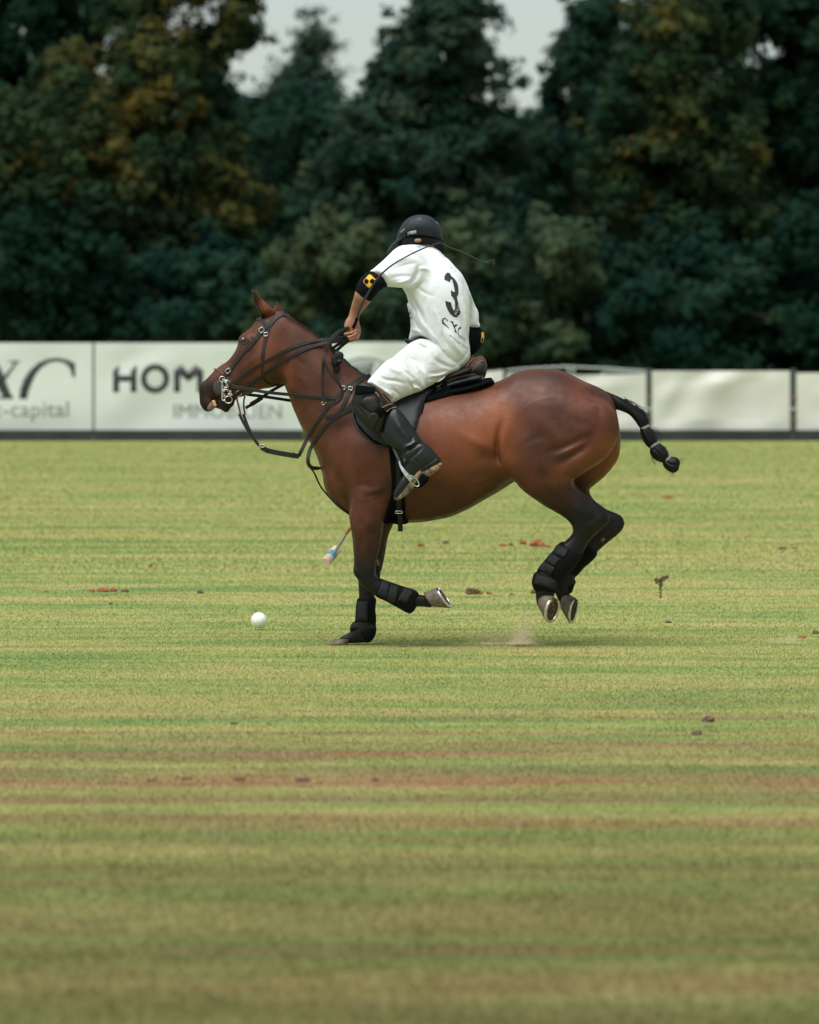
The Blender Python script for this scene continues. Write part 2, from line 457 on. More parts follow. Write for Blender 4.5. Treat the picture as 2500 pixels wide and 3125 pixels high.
def patch(name, poly, bvh, material, parent, thick=0.003, off=0.0005, cell=7.0, ymax=None, holes=(), smooth_outline=False, edge_step=6.0, y=None, bulge=0.0):
    """a piece of flat material (leather pad, cloth, print) laid over a surface; outline in photo pixels"""
    loops = []
    for lp in [poly, *holes]:
        if smooth_outline: q = closed(lp, edge_step)
        else:
            q = []
            for a, b in zip(lp, list(lp[1:]) + [lp[0]]):
                m = max(1, int(math.hypot(b[0] - a[0], b[1] - a[1]) / edge_step))
                for t in range(m): q.append((a[0] + (b[0] - a[0]) * t / m, a[1] + (b[1] - a[1]) * t / m))
            q = np.array(q)
        loops.append(np.array(q))
    out = loops[0]
    gx = np.arange(out[:, 0].min(), out[:, 0].max(), cell); gy = np.arange(out[:, 1].min(), out[:, 1].max(), cell)
    GX, GY = np.meshgrid(gx, gy)
    sdv = poly_sd(GX, GY, out)
    for hl in loops[1:]: sdv = np.minimum(sdv, -poly_sd(GX, GY, hl))
    keep = sdv > cell * 0.45
    inner = np.stack([GX[keep], GY[keep]], 1)
    vs = []; fs = []
    for lp in loops:
        b0 = len(vs); vs += [Vector((float(x), float(y_))) for x, y_ in lp]; fs.append(list(range(b0, b0 + len(lp))))
    vs += [Vector((float(x), float(y_))) for x, y_ in inner]
    ed = [] if len(loops) == 1 else [(f_[i_], f_[(i_ + 1) % len(f_)]) for f_ in fs for i_ in range(len(f_))]
    r = delaunay_2d_cdt(vs, ed, fs if len(loops) == 1 else [], 1 if len(loops) == 1 else 0, 1e-5)
    v2 = [tuple(v) for v in r[0]]; tri = [tuple(f) for f in r[2]]
    if len(loops) > 1:
        good = []
        for f in tri:
            cx = sum(v2[i][0] for i in f) / len(f); cy = sum(v2[i][1] for i in f) / len(f)
            if poly_sd(np.array([cx]), np.array([cy]), out)[0] > 0 and all(poly_sd(np.array([cx]), np.array([cy]), hl)[0] < 0 for hl in loops[1:]): good.append(f)
        tri = good
    n = len(v2); top = [None] * n; nor = [None] * n
    yy = np.full(n, np.nan)
    for i, (x, y_) in enumerate(v2):
        if y is not None: yy[i] = y if not callable(y) else y(x, y_); nor[i] = Vector((0, -1, 0)); continue
        h_ = hit(bvh, x, y_, ymax)
        if h_: yy[i] = h_[0].y; nor[i] = h_[1]
    bad = np.where(np.isnan(yy))[0]; ok = np.where(~np.isnan(yy))[0]
    for i in bad:
        j = ok[np.argmin([(v2[i][0] - v2[q][0]) ** 2 + (v2[i][1] - v2[q][1]) ** 2 for q in ok])]
        yy[i] = yy[j]; nor[i] = nor[j]
    sdn = None
    if bulge:
        sdn = poly_sd(np.array([v[0] for v in v2]), np.array([v[1] for v in v2]), out)
        mx = sdn.max()
    V = []; bot = []
    for i in range(n):
        nn = Vector((nor[i].x, min(nor[i].y, -0.3), nor[i].z)).normalized()
        p = P(v2[i][0], v2[i][1], yy[i])
        t = thick
        if bulge: t += bulge * math.sqrt(max(0, 1 - (1 - min(1, max(0, sdn[i]) / mx)) ** 2))
        V.append(p + nn * (off + t)); bot.append(p + nn * (off - 0.002))
    F = []
    cnt = {}
    for f in tri:
        a = v2[f[0]]; b = v2[f[1]]; c = v2[f[2]]
        ccw = (b[0] - a[0]) * (c[1] - a[1]) - (b[1] - a[1]) * (c[0] - a[0]) > 0
        g = f if not ccw else f[::-1]
        F.append(g)
        for q in range(len(g)):
            e = (g[q], g[(q + 1) % len(g)]); cnt[e] = 1
    rim = [e for e in cnt if (e[1], e[0]) not in cnt]
    allV = [tuple(v) for v in V]
    if thick > 0.0007:
        m = {}
        for e in rim:
            for i in e:
                if i not in m: m[i] = len(allV); allV.append(tuple(bot[i]))
            F.append((e[1], e[0], m[e[0]], m[e[1]]))
    me = mesh_py(name, allV, F)
    bm = bmesh.new(); bm.from_mesh(me)
    bmesh.ops.recalc_face_normals(bm, faces=bm.faces)
    bm.to_mesh(me); bm.free()
    return link(name, me, material, parent, smooth=True)
# ------------------------------------------------------------------ the horse
def coat_material():
    m = bpy.data.materials.new('bay_coat'); m.use_nodes = True
    n = m.node_tree.nodes; l = m.node_tree.links; b = n['Principled BSDF']
    at = n.new('ShaderNodeAttribute'); at.attribute_name = 'coat'
    sp = n.new('ShaderNodeSeparateColor'); l.new(at.outputs['Color'], sp.inputs[0])
    tc = n.new('ShaderNodeTexCoord')
    nz = n.new('ShaderNodeTexNoise'); nz.inputs['Scale'].default_value = 5.5; nz.inputs['Detail'].default_value = 9; nz.inputs['Roughness'].default_value = 0.6
    l.new(tc.outputs['Object'], nz.inputs['Vector'])
    base = n.new('ShaderNodeValToRGB')
    base.color_ramp.elements[0].color = (0.060, 0.0185, 0.0105, 1); base.color_ramp.elements[1].color = (0.125, 0.039, 0.020, 1)
    base.color_ramp.elements[0].position = 0.33; base.color_ramp.elements[1].position = 0.7
    l.new(nz.outputs['Fac'], base.inputs[0])
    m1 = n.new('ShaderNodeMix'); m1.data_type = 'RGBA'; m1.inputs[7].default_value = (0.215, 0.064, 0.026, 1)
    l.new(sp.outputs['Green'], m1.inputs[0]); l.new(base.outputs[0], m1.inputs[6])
    m3 = n.new('ShaderNodeMix'); m3.data_type = 'RGBA'; m3.inputs[7].default_value = (0.30, 0.21, 0.18, 1)
    l.new(sp.outputs['Blue'], m3.inputs[0]); l.new(m1.outputs[2], m3.inputs[6])
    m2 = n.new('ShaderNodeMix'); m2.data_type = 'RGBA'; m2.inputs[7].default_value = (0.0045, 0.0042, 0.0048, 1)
    nz2 = n.new('ShaderNodeTexNoise'); nz2.inputs['Scale'].default_value = 22; nz2.inputs['Detail'].default_value = 5
    l.new(tc.outputs['Object'], nz2.inputs['Vector'])
    mm = n.new('ShaderNodeMath'); mm.operation = 'MULTIPLY_ADD'; mm.inputs[1].default_value = 0.35; mm.inputs[2].default_value = -0.175
    l.new(nz2.outputs['Fac'], mm.inputs[0])
    ad = n.new('ShaderNodeMath'); ad.operation = 'ADD'; ad.use_clamp = True
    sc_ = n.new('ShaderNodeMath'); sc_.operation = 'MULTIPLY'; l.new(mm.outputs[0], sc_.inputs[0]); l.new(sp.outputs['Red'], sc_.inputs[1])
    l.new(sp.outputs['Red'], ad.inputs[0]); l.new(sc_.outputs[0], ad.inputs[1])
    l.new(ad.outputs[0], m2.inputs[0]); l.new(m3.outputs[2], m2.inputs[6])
    # fine hair
    hair = n.new('ShaderNodeTexNoise'); hair.inputs['Scale'].default_value = 1.0; hair.inputs['Detail'].default_value = 3
    mp = n.new('ShaderNodeMapping'); mp.inputs['Scale'].default_value = (90, 90, 320); mp.inputs['Rotation'].default_value = (0, R(28), 0)
    l.new(tc.outputs['Object'], mp.inputs['Vector']); l.new(mp.outputs[0], hair.inputs['Vector'])
    hm = n.new('ShaderNodeMix'); hm.data_type = 'RGBA'; hm.blend_type = 'OVERLAY'; hm.inputs[0].default_value = 0.42
    l.new(m2.outputs[2], hm.inputs[6]); l.new(hair.outputs['Color'], hm.inputs[7])
    bw = n.new('ShaderNodeRGBToBW'); l.new(hair.outputs['Color'], bw.inputs[0]); l.new(bw.outputs[0], hm.inputs[7])
    l.new(hm.outputs[2], b.inputs['Base Color'])
    b.inputs['Roughness'].default_value = 0.46; b.inputs['Specular IOR Level'].default_value = 0.28
    b.inputs['Sheen Weight'].default_value = 0.03; b.inputs['Sheen Roughness'].default_value = 0.35; b.inputs['Sheen Tint'].default_value = (1, 0.8, 0.7, 1)
    rr_ = n.new('ShaderNodeMapRange'); rr_.inputs['From Min'].default_value = 0.3; rr_.inputs['From Max'].default_value = 0.7; rr_.inputs['To Min'].default_value = 0.36; rr_.inputs['To Max'].default_value = 0.60
    l.new(nz2.outputs['Fac'], rr_.inputs['Value']); l.new(rr_.outputs[0], b.inputs['Roughness'])
    lump = n.new('ShaderNodeTexNoise'); lump.inputs['Scale'].default_value = 16; lump.inputs['Detail'].default_value = 4
    l.new(tc.outputs['Object'], lump.inputs['Vector'])
    b1 = n.new('ShaderNodeBump'); b1.inputs['Strength'].default_value = 0.2; b1.inputs['Distance'].default_value = 0.012
    l.new(lump.outputs['Fac'], b1.inputs['Height'])
    b2 = n.new('ShaderNodeBump'); b2.inputs['Strength'].default_value = 0.25; b2.inputs['Distance'].default_value = 0.0025
    l.new(bw.outputs[0], b2.inputs['Height']); l.new(b1.outputs[0], b2.inputs['Normal'])
    l.new(b2.outputs[0], b.inputs['Normal'])
    return m
M_coat = coat_material()
M_black_hair = mat('black_hair', (0.0035, 0.0035, 0.0045), 0.55, spec=0.25, bump=0.12, bscale=150)
M_hoof = mat('hoof_horn', (0.17, 0.13, 0.10), 0.6, bump=0.35, bscale=70, col2=(0.09, 0.065, 0.05), vscale=28)
M_sole = mat('hoof_sole', (0.17, 0.10, 0.06), 0.9, bump=0.8, bscale=60, col2=(0.07, 0.045, 0.03), vscale=45)
M_steel = mat('steel', (0.62, 0.62, 0.60), 0.3, metal=1.0, bump=0.05, var=0.15, vscale=40)
M_neoprene = mat('black_neoprene', (0.0035, 0.0042, 0.005), 0.85, bump=0.35, bscale=260, spec=0.15)
M_velcro = mat('charcoal_strap', (0.017, 0.019, 0.020), 0.75, bump=0.3, bscale=200, spec=0.22, var=0.25, vscale=30)
M_eye = mat('eye', (0.006, 0.005, 0.005), 0.08, spec=0.8, coat=1.0)

trunk = Z('A', (840, 340), (900, 353), (980, 398), (1050, 443), (1120, 488), (1190, 538), (1260, 598), (1330, 660), (1400, 733), (1460, 788), (1520, 833), (1580, 878), (1640, 905)) + \
    [(1200, 1165), (1280, 1188), (1360, 1197), (1440, 1188)] + \
    Z('D', (170, 293), (250, 262), (330, 219), (420, 198), (520, 190), (600, 192), (680, 206), (760, 240), (850, 285), (950, 327), (1010, 362), (1062, 420), (1088, 520), (1092, 620), (1050, 740), (960, 830), (800, 920), (560, 1000), (335, 1040)) + \
    Z('C', (1700, 1200), (1560, 1290), (1440, 1358), (1300, 1438), (1140, 1508), (1000, 1540), (860, 1560), (740, 1565), (580, 1560), (420, 1550), (300, 1525), (245, 1495), (190, 1458), (120, 1400), (62, 1320), (28, 1230), (18, 1150), (0, 1085)) + \
    Z('A', (1195, 1650), (1172, 1580), (1140, 1510), (1100, 1440), (1060, 1370), (1020, 1290), (990, 1220), (960, 1150), (935, 1075), (905, 1000), (880, 925), (820, 800), (740, 640), (740, 470))
head = Z('A', (905, 355), (850, 330), (780, 325), (700, 350), (648, 390), (600, 458), (548, 498), (505, 528), (486, 560), (481, 605), (465, 650), (430, 708), (380, 762), (320, 800), (275, 835), (235, 880), (192, 922), (160, 943), (144, 970), (136, 1005), (139, 1045), (150, 1078), (200, 1100), (260, 1085), (320, 1100), (440, 1092), (460, 1062), (500, 1066), (560, 1048), (605, 1028), (650, 1006), (700, 992), (760, 984), (820, 968), (872, 935), (905, 860), (930, 700), (950, 520), (945, 410))
upper_lip = Z('A', (150, 1060), (143, 1100), (148, 1135), (168, 1170), (195, 1192), (225, 1197), (255, 1182), (268, 1160), (272, 1110), (250, 1070), (210, 1040), (170, 1040))
lower_jaw = Z('A', (330, 1050), (290, 1085), (278, 1130), (284, 1162), (310, 1170), (340, 1184), (366, 1203), (396, 1194), (412, 1165), (440, 1140), (452, 1095), (470, 1060), (430, 1020), (380, 1020))
near_ear = Z('A', (602, 130), (626, 140), (664, 184), (716, 232), (766, 282), (806, 322), (815, 355), (790, 395), (750, 425), (710, 405), (685, 372), (664, 330), (640, 285), (620, 230), (606, 175))
far_ear = Z('A', (815, 236), (840, 250), (865, 285), (880, 325), (870, 360), (800, 360), (780, 320), (790, 290), (805, 255))
near_fore = Z('C', (245, 1495), (246, 1400), (238, 1300), (200, 1200), (130, 1060), (120, 900), (200, 760), (350, 690), (480, 760), (570, 900), (608, 1050), (622, 1180), (614, 1300), (590, 1390), (565, 1470)) + \
    Z('E', (845, 385), (832, 450), (824, 520), (815, 600), (795, 690), (772, 770), (762, 840), (775, 900), (800, 942), (870, 968), (1000, 1012), (1095, 1040), (1135, 1075), (1150, 1078), (1195, 1085), (1250, 1090), (1275, 1150), (1255, 1188), (1190, 1182), (1130, 1180), (1105, 1200), (1070, 1230), (1035, 1220), (965, 1180), (865, 1125), (785, 1092), (740, 1062), (690, 1035), (645, 998), (612, 945), (588, 905), (576, 860), (578, 760), (572, 640), (560, 540), (545, 450), (535, 385))
far_fore = Z('E', (560, 250), (700, 200), (880, 260), (935, 380), (918, 460), (888, 525), (866, 600), (850, 700), (835, 780), (815, 870), (803, 935), (770, 1000), (757, 1070), (757, 1180), (757, 1335), (764, 1395), (742, 1455), (690, 1490), (600, 1500), (470, 1500), (440, 1470), (480, 1440), (545, 1402), (575, 1330), (598, 1290), (608, 1180), (622, 1105), (618, 1030), (615, 955), (600, 880), (605, 780), (610, 640), (590, 500))
near_hind = Z('D', (330, 560), (420, 430), (600, 380), (800, 390), (960, 420), (1050, 470), (1092, 540), (1104, 640), (1088, 720), (1050, 800), (1000, 858), (930, 910), (850, 958), (790, 1000), (764, 1022), (770, 1050), (795, 1085), (850, 1130), (920, 1180), (980, 1220), (1019, 1262), (1033, 1310), (1025, 1342), (995, 1375), (930, 1432), (870, 1500)) + \
    Z('F', (800, 830), (745, 905), (690, 985), (625, 1040), (580, 1080), (560, 1150), (545, 1215), (470, 1270), (405, 1290), (393, 1230), (388, 1160), (366, 1110), (368, 1062), (390, 1005), (420, 968), (480, 885), (560, 790), (605, 742)) + \
    Z('D', (690, 1492), (722, 1468), (750, 1430), (757, 1387), (740, 1350), (700, 1310), (640, 1270), (560, 1220), (480, 1165), (400, 1110), (330, 1040), (290, 992), (235, 930), (206, 880), (208, 780), (235, 660))
far_hind = Z('D', (500, 500), (800, 420), (1020, 470), (1090, 560), (1112, 660), (1116, 740), (1112, 800), (1098, 860), (1060, 920), (1000, 990), (935, 1046), (886, 1086), (884, 1110), (905, 1155), (955, 1205), (1020, 1248), (1085, 1272), (1128, 1298), (1147, 1340), (1140, 1380), (1108, 1422), (1055, 1465), (1000, 1510), (945, 1560)) + \
    Z('F', (912, 835), (850, 920), (752, 1015), (728, 1060), (720, 1118), (690, 1180), (640, 1230), (595, 1290), (575, 1210), (545, 1150), (540, 1060), (580, 980), (680, 870), (760, 780), (850, 690), (900, 640), (890, 590), (820, 520)) + \
    Z('D', (840, 1240), (760, 1150), (640, 1030), (520, 900), (440, 760))

g = lambda k, pts, wd, dep: (Z(k, *pts), wd * 1.25 + 1.5, dep * 0.72)
relief = [
    # hindquarter
    g('D', [(560, 815), (680, 780), (800, 730), (890, 688), (940, 645)], 9, -0.022), g('D', [(640, 910), (730, 850), (830, 785), (905, 720)], 9, -0.026),
    g('D', [(590, 845), (700, 815), (810, 760), (890, 710)], 9, 0.012), g('D', [(690, 960), (830, 885), (960, 790), (1045, 680)], 22, 0.010),
    g('D', [(950, 470), (957, 540), (955, 610)], 7, -0.007), g('D', [(690, 1000), (760, 990)], 8, -0.010),
    g('D', [(250, 540), (215, 640), (192, 740), (186, 840), (200, 900)], 8, -0.022), g('D', [(200, 690), (190, 770), (192, 850), (215, 910)], 5, -0.032), g('D', [(300, 300), (360, 290)], 26, 0.012), g('D', [(255, 430), (230, 560)], 20, -0.008),
    g('D', [(240, 870), (290, 930)], 20, 0.012), g('D', [(430, 420), (600, 400), (800, 430)], 36, 0.010), g('D', [(300, 520), (420, 640), (520, 700)], 18, -0.006),
    g('D', [(380, 760), (450, 720), (540, 700), (570, 720)], 7, -0.005), g('D', [(950, 330), (930, 370), (960, 395)], 12, -0.008), g('D', [(480, 900), (560, 960)], 18, 0.007),
    g('D', [(730, 1095), (800, 1150), (890, 1215), (950, 1290)], 6, -0.011), g('D', [(830, 1300), (880, 1330), (940, 1300)], 7, -0.008), g('D', [(950, 1330), (1000, 1300)], 12, 0.007),
    g('D', [(600, 1230), (700, 1280), (770, 1330), (790, 1400)], 8, -0.008), g('D', [(480, 1130), (560, 1180)], 12, 0.006), g('D', [(570, 1040), (660, 1100), (760, 1190)], 16, 0.009),
    # barrel and flank
    g('C', [(1200, 760), (1350, 850), (1460, 910), (1560, 950)], 12, 0.012), g('C', [(1400, 960), (1490, 990), (1560, 1010)], 20, -0.020), g('C', [(900, 600), (880, 800), (920, 1000)], 30, 0.006),
    g('C', [(1250, 1255), (1330, 1222), (1430, 1195), (1510, 1155)], 3, 0.006), 
    g('C', [(800, 1280), (950, 1260), (1100, 1300), (1300, 1290)], 16, -0.006), g('C', [(1000, 560), (1040, 760), (1080, 960)], 22, -0.004), g('C', [(1160, 560), (1200, 740), (1260, 900)], 22, 0.004),
    g('C', [(1560, 1290), (1640, 1250), (1690, 1190)], 14, -0.012),
    # shoulder and forearm
    g('C', [(440, 960), (500, 1080)], 52, 0.016), g('C', [(250, 900), (330, 820)], 40, 0.010), g('C', [(380, 1345), (470, 1322), (560, 1300), (600, 1270)], 6, -0.010), g('C', [(430, 1385), (520, 1350), (590, 1330)], 5, -0.007),
    g('C', [(410, 1300), (500, 1290), (580, 1250)], 6, 0.006), g('C', [(243, 1490), (250, 1390), (236, 1295), (195, 1205), (150, 1130)], 8, -0.018), g('C', [(70, 1240), (110, 1330), (180, 1405)], 7, -0.009), g('C', [(130, 1250), (190, 1340)], 8, 0.008),
    g('C', [(160, 830), (210, 740), (290, 690)], 16, -0.008), g('C', [(520, 860), (560, 1000), (590, 1130)], 10, -0.006),
    g('E', [(640, 520), (650, 600), (625, 700)], 7, -0.007), g('E', [(700, 430), (740, 440)], 16, 0.006), g('E', [(620, 850), (650, 900)], 10, -0.006), g('E', [(690, 870), (740, 850)], 14, 0.007), g('E', [(770, 880), (790, 930)], 7, -0.008), g('E', [(700, 560), (760, 540), (790, 600)], 10, -0.004),
    g('E', [(590, 870), (600, 900)], 9, 0.008),
    g('C', [(930, 560), (960, 760), (1000, 940), (1010, 1080)], 8, -0.004), g('C', [(1090, 520), (1130, 700), (1180, 860), (1200, 1000)], 8, -0.004), g('C', [(1250, 470), (1300, 640), (1360, 760)], 8, -0.004), g('C', [(860, 1120), (960, 1180), (1080, 1200)], 5, 0.004),
    g('C', [(650, 1420), (560, 1400), (480, 1410)], 5, -0.006), g('C', [(300, 1250), (380, 1240), (470, 1260)], 5, -0.005), g('C', [(330, 1080), (350, 1180), (330, 1280)], 7, -0.006), g('C', [(40, 1000), (70, 1100), (120, 1200)], 7, -0.007), g('C', [(100, 880), (90, 980), (120, 1060)], 10, 0.006),
    g('E', [(560, 420), (590, 520), (600, 640), (600, 760)], 6, 0.006), g('E', [(640, 420), (660, 500)], 6, -0.007), g('E', [(740, 600), (730, 700), (720, 790)], 6, -0.006), g('D', [(640, 1120), (740, 1210), (830, 1270), (870, 1340)], 6, 0.006), g('D', [(700, 1320), (760, 1420), (760, 1480)], 7, -0.006),
    g('D', [(330, 640), (300, 760), (330, 880)], 14, -0.006), g('D', [(640, 480), (740, 560), (840, 600), (930, 620)], 10, -0.005), g('D', [(520, 560), (600, 660), (640, 740)], 12, 0.006), g('D', [(1000, 480), (1030, 580), (1020, 680)], 12, 0.006),
    # neck
    g('A', [(1030, 1120), (1060, 1170), (1050, 1230)], 5, -0.005), g('A', [(1060, 1080), (1100, 1140), (1100, 1210)], 5, -0.005), g('A', [(960, 700), (1010, 760), (1080, 790)], 5, -0.004), g('A', [(1000, 880), (1080, 960), (1120, 1060)], 8, 0.005), g('A', [(1200, 700), (1290, 800), (1380, 870)], 8, -0.005),
    g('A', [(900, 990), (990, 1140), (1090, 1290), (1160, 1420)], 14, -0.012), g('A', [(930, 420), (1080, 520), (1250, 660), (1420, 800)], 14, -0.006), g('A', [(950, 600), (1100, 760), (1250, 900), (1350, 1020)], 40, 0.009),
    g('A', [(1240, 1330), (1180, 1420), (1160, 1520)], 14, -0.010), g('A', [(860, 700), (880, 800), (880, 900)], 10, -0.020), g('A', [(900, 480), (870, 580), (860, 660)], 14, -0.006), g('A', [(1040, 1180), (1140, 1340)], 16, 0.005),
    # head
    g('A', [(660, 690), (580, 760), (500, 830), (440, 890)], 5, 0.007), g('A', [(590, 830), (565, 900), (590, 980)], 9, -0.006), g('A', [(740, 800), (780, 700)], 40, 0.010), g('A', [(528, 560)], 17, 0.014), g('A', [(560, 500), (620, 520)], 9, -0.008),
    g('A', [(500, 615), (540, 610), (580, 580)], 6, -0.006), g('A', [(500, 700), (430, 790)], 12, -0.004), g('A', [(660, 470), (700, 520)], 10, -0.007), g('A', [(640, 620), (600, 680)], 14, -0.004),
    g('A', [(163, 985), (170, 1020), (160, 1060)], 5, 0.007), g('A', [(149, 1000), (152, 1040)], 5.5, -0.028), g('A', [(265, 1110), (330, 1065), (390, 1050)], 4, -0.010), g('A', [(360, 1130), (390, 1170)], 10, 0.006), g('A', [(300, 950), (330, 1000)], 10, -0.003), g('A', [(200, 1050), (230, 1090)], 12, 0.006),
]
horse_me = inflate('polo_pony_body', [
    part(trunk, 0.0, [(860, 990, .60), (930, 1080, .56), (1000, 1160, .58), (1080, 1280, .66), (1120, 1400, .72), (1300, 1380, .80), (1500, 1330, .80), (1750, 1250, .86)], 0.05),
    part(head, [(860, 970, 0.01), (640, 1200, 0.035)], [(830, 1080, .66), (760, 1050, .60), (690, 1130, .52), (630, 1200, .56)], 0.035),
    part(upper_lip, 0.035, 0.85, 0.012, 2.0), part(lower_jaw, 0.03, 0.75, 0.015, 2.0),
    part(near_hind, [(1700, 1330, -0.12), (1560, 1400, -0.14), (1680, 1500, -0.13), (1830, 1590, -0.12), (1720, 1800, -0.10)], [(1700, 1300, .66), (1640, 1420, .62), (1760, 1540, .62), (1830, 1590, .55), (1700, 1780, .75)], 0.035),
    part(far_hind, [(1700, 1330, 0.11), (1800, 1500, 0.125), (1880, 1590, 0.12), (1760, 1790, 0.09)], [(1700, 1300, .66), (1760, 1540, .62), (1880, 1590, .55), (1740, 1780, .75)], 0.035),
    part(near_fore, [(1120, 1400, -0.115), (1130, 1560, -0.145), (1110, 1800, -0.13), (1300, 1870, -0.12)], [(1120, 1400, .62), (1130, 1560, .62), (1110, 1780, .68), (1250, 1850, .72)], 0.04),
    part(far_fore, [(1120, 1500, 0.12), (1110, 1800, 0.11), (1090, 1950, 0.10)], [(1120, 1560, .6), (1110, 1780, .66), (1100, 1920, .75)], 0.035),
], 0.0055, relief, smooth=3, both=True)
def blobs(px, py, lst):
    r = np.zeros(len(px))
    for kind, pts, rad, amt in lst:
        W = crom(pts, 6) if len(pts) > 1 else pts
        d = line_d(px, py, [tuple(v) for v in W])
        r = np.maximum(r, amt * np.exp(-(d / rad) ** 2)) if kind == 'max' else r + amt * np.exp(-(d / rad) ** 2)
    return r
def vert_px(me):
    co = np.zeros(len(me.vertices) * 3, np.float32); me.vertices.foreach_get('co', co); co = co.reshape(-1, 3)
    d = (CAM_D + co[:, 1]) / FPX
    return co, HX + co[:, 0] / d, HY + (CAM_H - co[:, 2]) / d
ss = lambda t: np.clip(t, 0, 1) ** 2 * (3 - 2 * np.clip(t, 0, 1))
def paint_coat(me):
    co, vx, vy = vert_px(me)
    dark = np.zeros(len(vx))
    # black points: legs darken downwards (bay), muzzle, ear rims, mane line; belly and jowl strokes are painted shade
    fore = (vx < 1340) & (vy > 1480)
    dark = np.maximum(dark, np.where(fore, (ss((vy - 1490) / 250) * 0.72 + ss((vy - 1660) / 110) * 0.28) * ss((1335 - vx) / 90), 0))
    dark = np.maximum(dark, np.where((vx < 1420) & (vy > 1745), ss((vy - 1745) / 40), 0))
    hind = (vx > 1540) & (vy > 1400)
    tt = ((vx - 1600) * 0.55 + (vy - 1450)) / 300
    dark = np.maximum(dark, np.where(hind, (ss((tt + 0.02) / 0.75) * 0.9 + ss((tt - 0.4) / 0.4) * 0.1) * ss((vy - 1400) / 110), 0))
    dark = np.maximum(dark, np.where((vx > 1560) & (vy > 1610), ss((vy - 1600) / 60), 0))
    dl = [('max', Z('A', (150, 1000), (160, 1100), (200, 1170)), 26, 0.95), ('max', Z('A', (200, 980), (260, 1000), (300, 1060), (370, 1140)), 32, 0.88), ('max', Z('A', (360, 1180), (420, 1110)), 24, 0.95),
          ('max', Z('A', (606, 140), (625, 170)), 12, 0.9), ('max', Z('A', (815, 240), (830, 250)), 9, 0.8), ('max', Z('A', (625, 200), (660, 290), (700, 370)), 8, 0.75),
          ('max', Z('A', (500, 570), (540, 575)), 12, 0.85), ('max', Z('A', (490, 640), (430, 740)), 16, 0.25), ('max', Z('A', (800, 900), (840, 930), (780, 960)), 26, 0.45),  # last stroke paints the shadow between jaw and neck
          ('max', Z('A', (920, 368), (1100, 478), (1250, 590), (1400, 735), (1580, 880)), 9, 0.75),
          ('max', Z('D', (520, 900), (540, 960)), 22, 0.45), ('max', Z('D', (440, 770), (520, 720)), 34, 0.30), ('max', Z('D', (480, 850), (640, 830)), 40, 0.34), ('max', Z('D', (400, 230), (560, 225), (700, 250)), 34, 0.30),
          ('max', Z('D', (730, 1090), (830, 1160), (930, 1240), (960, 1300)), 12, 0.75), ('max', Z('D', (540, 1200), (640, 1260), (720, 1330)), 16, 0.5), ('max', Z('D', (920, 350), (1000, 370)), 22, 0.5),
          ('max', Z('C', (900, 1540), (1140, 1490), (1400, 1360), (1640, 1230)), 22, 0.55), ('max', Z('C', (780, 1350), (1000, 1400), (1250, 1370)), 42, 0.30), ('max', Z('C', (1440, 950), (1540, 1010)), 26, 0.35),  # first two strokes paint the shaded underside of the belly into the coat
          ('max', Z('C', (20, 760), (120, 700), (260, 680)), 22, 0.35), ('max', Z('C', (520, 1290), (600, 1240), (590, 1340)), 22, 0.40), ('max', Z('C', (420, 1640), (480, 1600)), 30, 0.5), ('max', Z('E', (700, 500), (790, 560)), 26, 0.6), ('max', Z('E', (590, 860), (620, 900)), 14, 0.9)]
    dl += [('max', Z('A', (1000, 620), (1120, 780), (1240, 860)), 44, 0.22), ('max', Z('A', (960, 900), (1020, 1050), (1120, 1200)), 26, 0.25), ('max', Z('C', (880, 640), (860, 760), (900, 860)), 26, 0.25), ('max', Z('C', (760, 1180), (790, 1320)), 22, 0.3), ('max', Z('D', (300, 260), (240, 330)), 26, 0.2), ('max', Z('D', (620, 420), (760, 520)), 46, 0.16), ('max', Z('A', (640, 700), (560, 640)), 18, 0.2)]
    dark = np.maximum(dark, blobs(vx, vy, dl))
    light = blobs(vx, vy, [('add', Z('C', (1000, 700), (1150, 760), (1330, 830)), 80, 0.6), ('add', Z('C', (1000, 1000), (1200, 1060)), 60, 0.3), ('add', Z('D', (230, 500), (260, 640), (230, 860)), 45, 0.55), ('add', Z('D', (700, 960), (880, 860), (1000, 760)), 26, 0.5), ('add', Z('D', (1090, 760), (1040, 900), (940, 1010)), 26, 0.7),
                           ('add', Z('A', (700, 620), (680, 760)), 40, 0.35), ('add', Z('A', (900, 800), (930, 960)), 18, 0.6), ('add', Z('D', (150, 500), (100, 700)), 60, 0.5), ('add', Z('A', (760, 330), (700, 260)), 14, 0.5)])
    chest = blobs(vx, vy, [('max', Z('E', (785, 780), (790, 810)), 5, 0.9), ('max', Z('F', (975, 715), (985, 705)), 5, 0.8), ('max', Z('H', (210, 1420), (235, 1370)), 4, 0.7)])
    dark = dark * (1 - chest)
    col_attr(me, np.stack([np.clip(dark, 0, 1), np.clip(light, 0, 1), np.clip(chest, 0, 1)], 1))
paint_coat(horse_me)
pony = empty('polo_pony', P(1110, 1962, 0.1) * 1.0)
tag(pony, 'bay polo pony with braided tail cantering to the left under the rider', 'horse')
body = link('body', horse_me, M_coat, pony)
HB = bvh_of(horse_me)

near_ear_me = inflate('ear', [part(near_ear, [(772, 888, -0.065), (800, 940, -0.04), (815, 985, 0.005)], 0.62, 0.01, 2.0)], 0.003, [(Z('A', (640, 205), (668, 265), (700, 330), (725, 385)), 7, -0.006)], smooth=2, relief_y=(0.02, 0.0))
far_ear_me = inflate('ear', [part(far_ear, 0.07, 0.62, 0.01, 2.0)], 0.003, smooth=2)
for m_ in (near_ear_me, far_ear_me):
    paint_coat(m_); link('ear', m_, M_coat, pony)
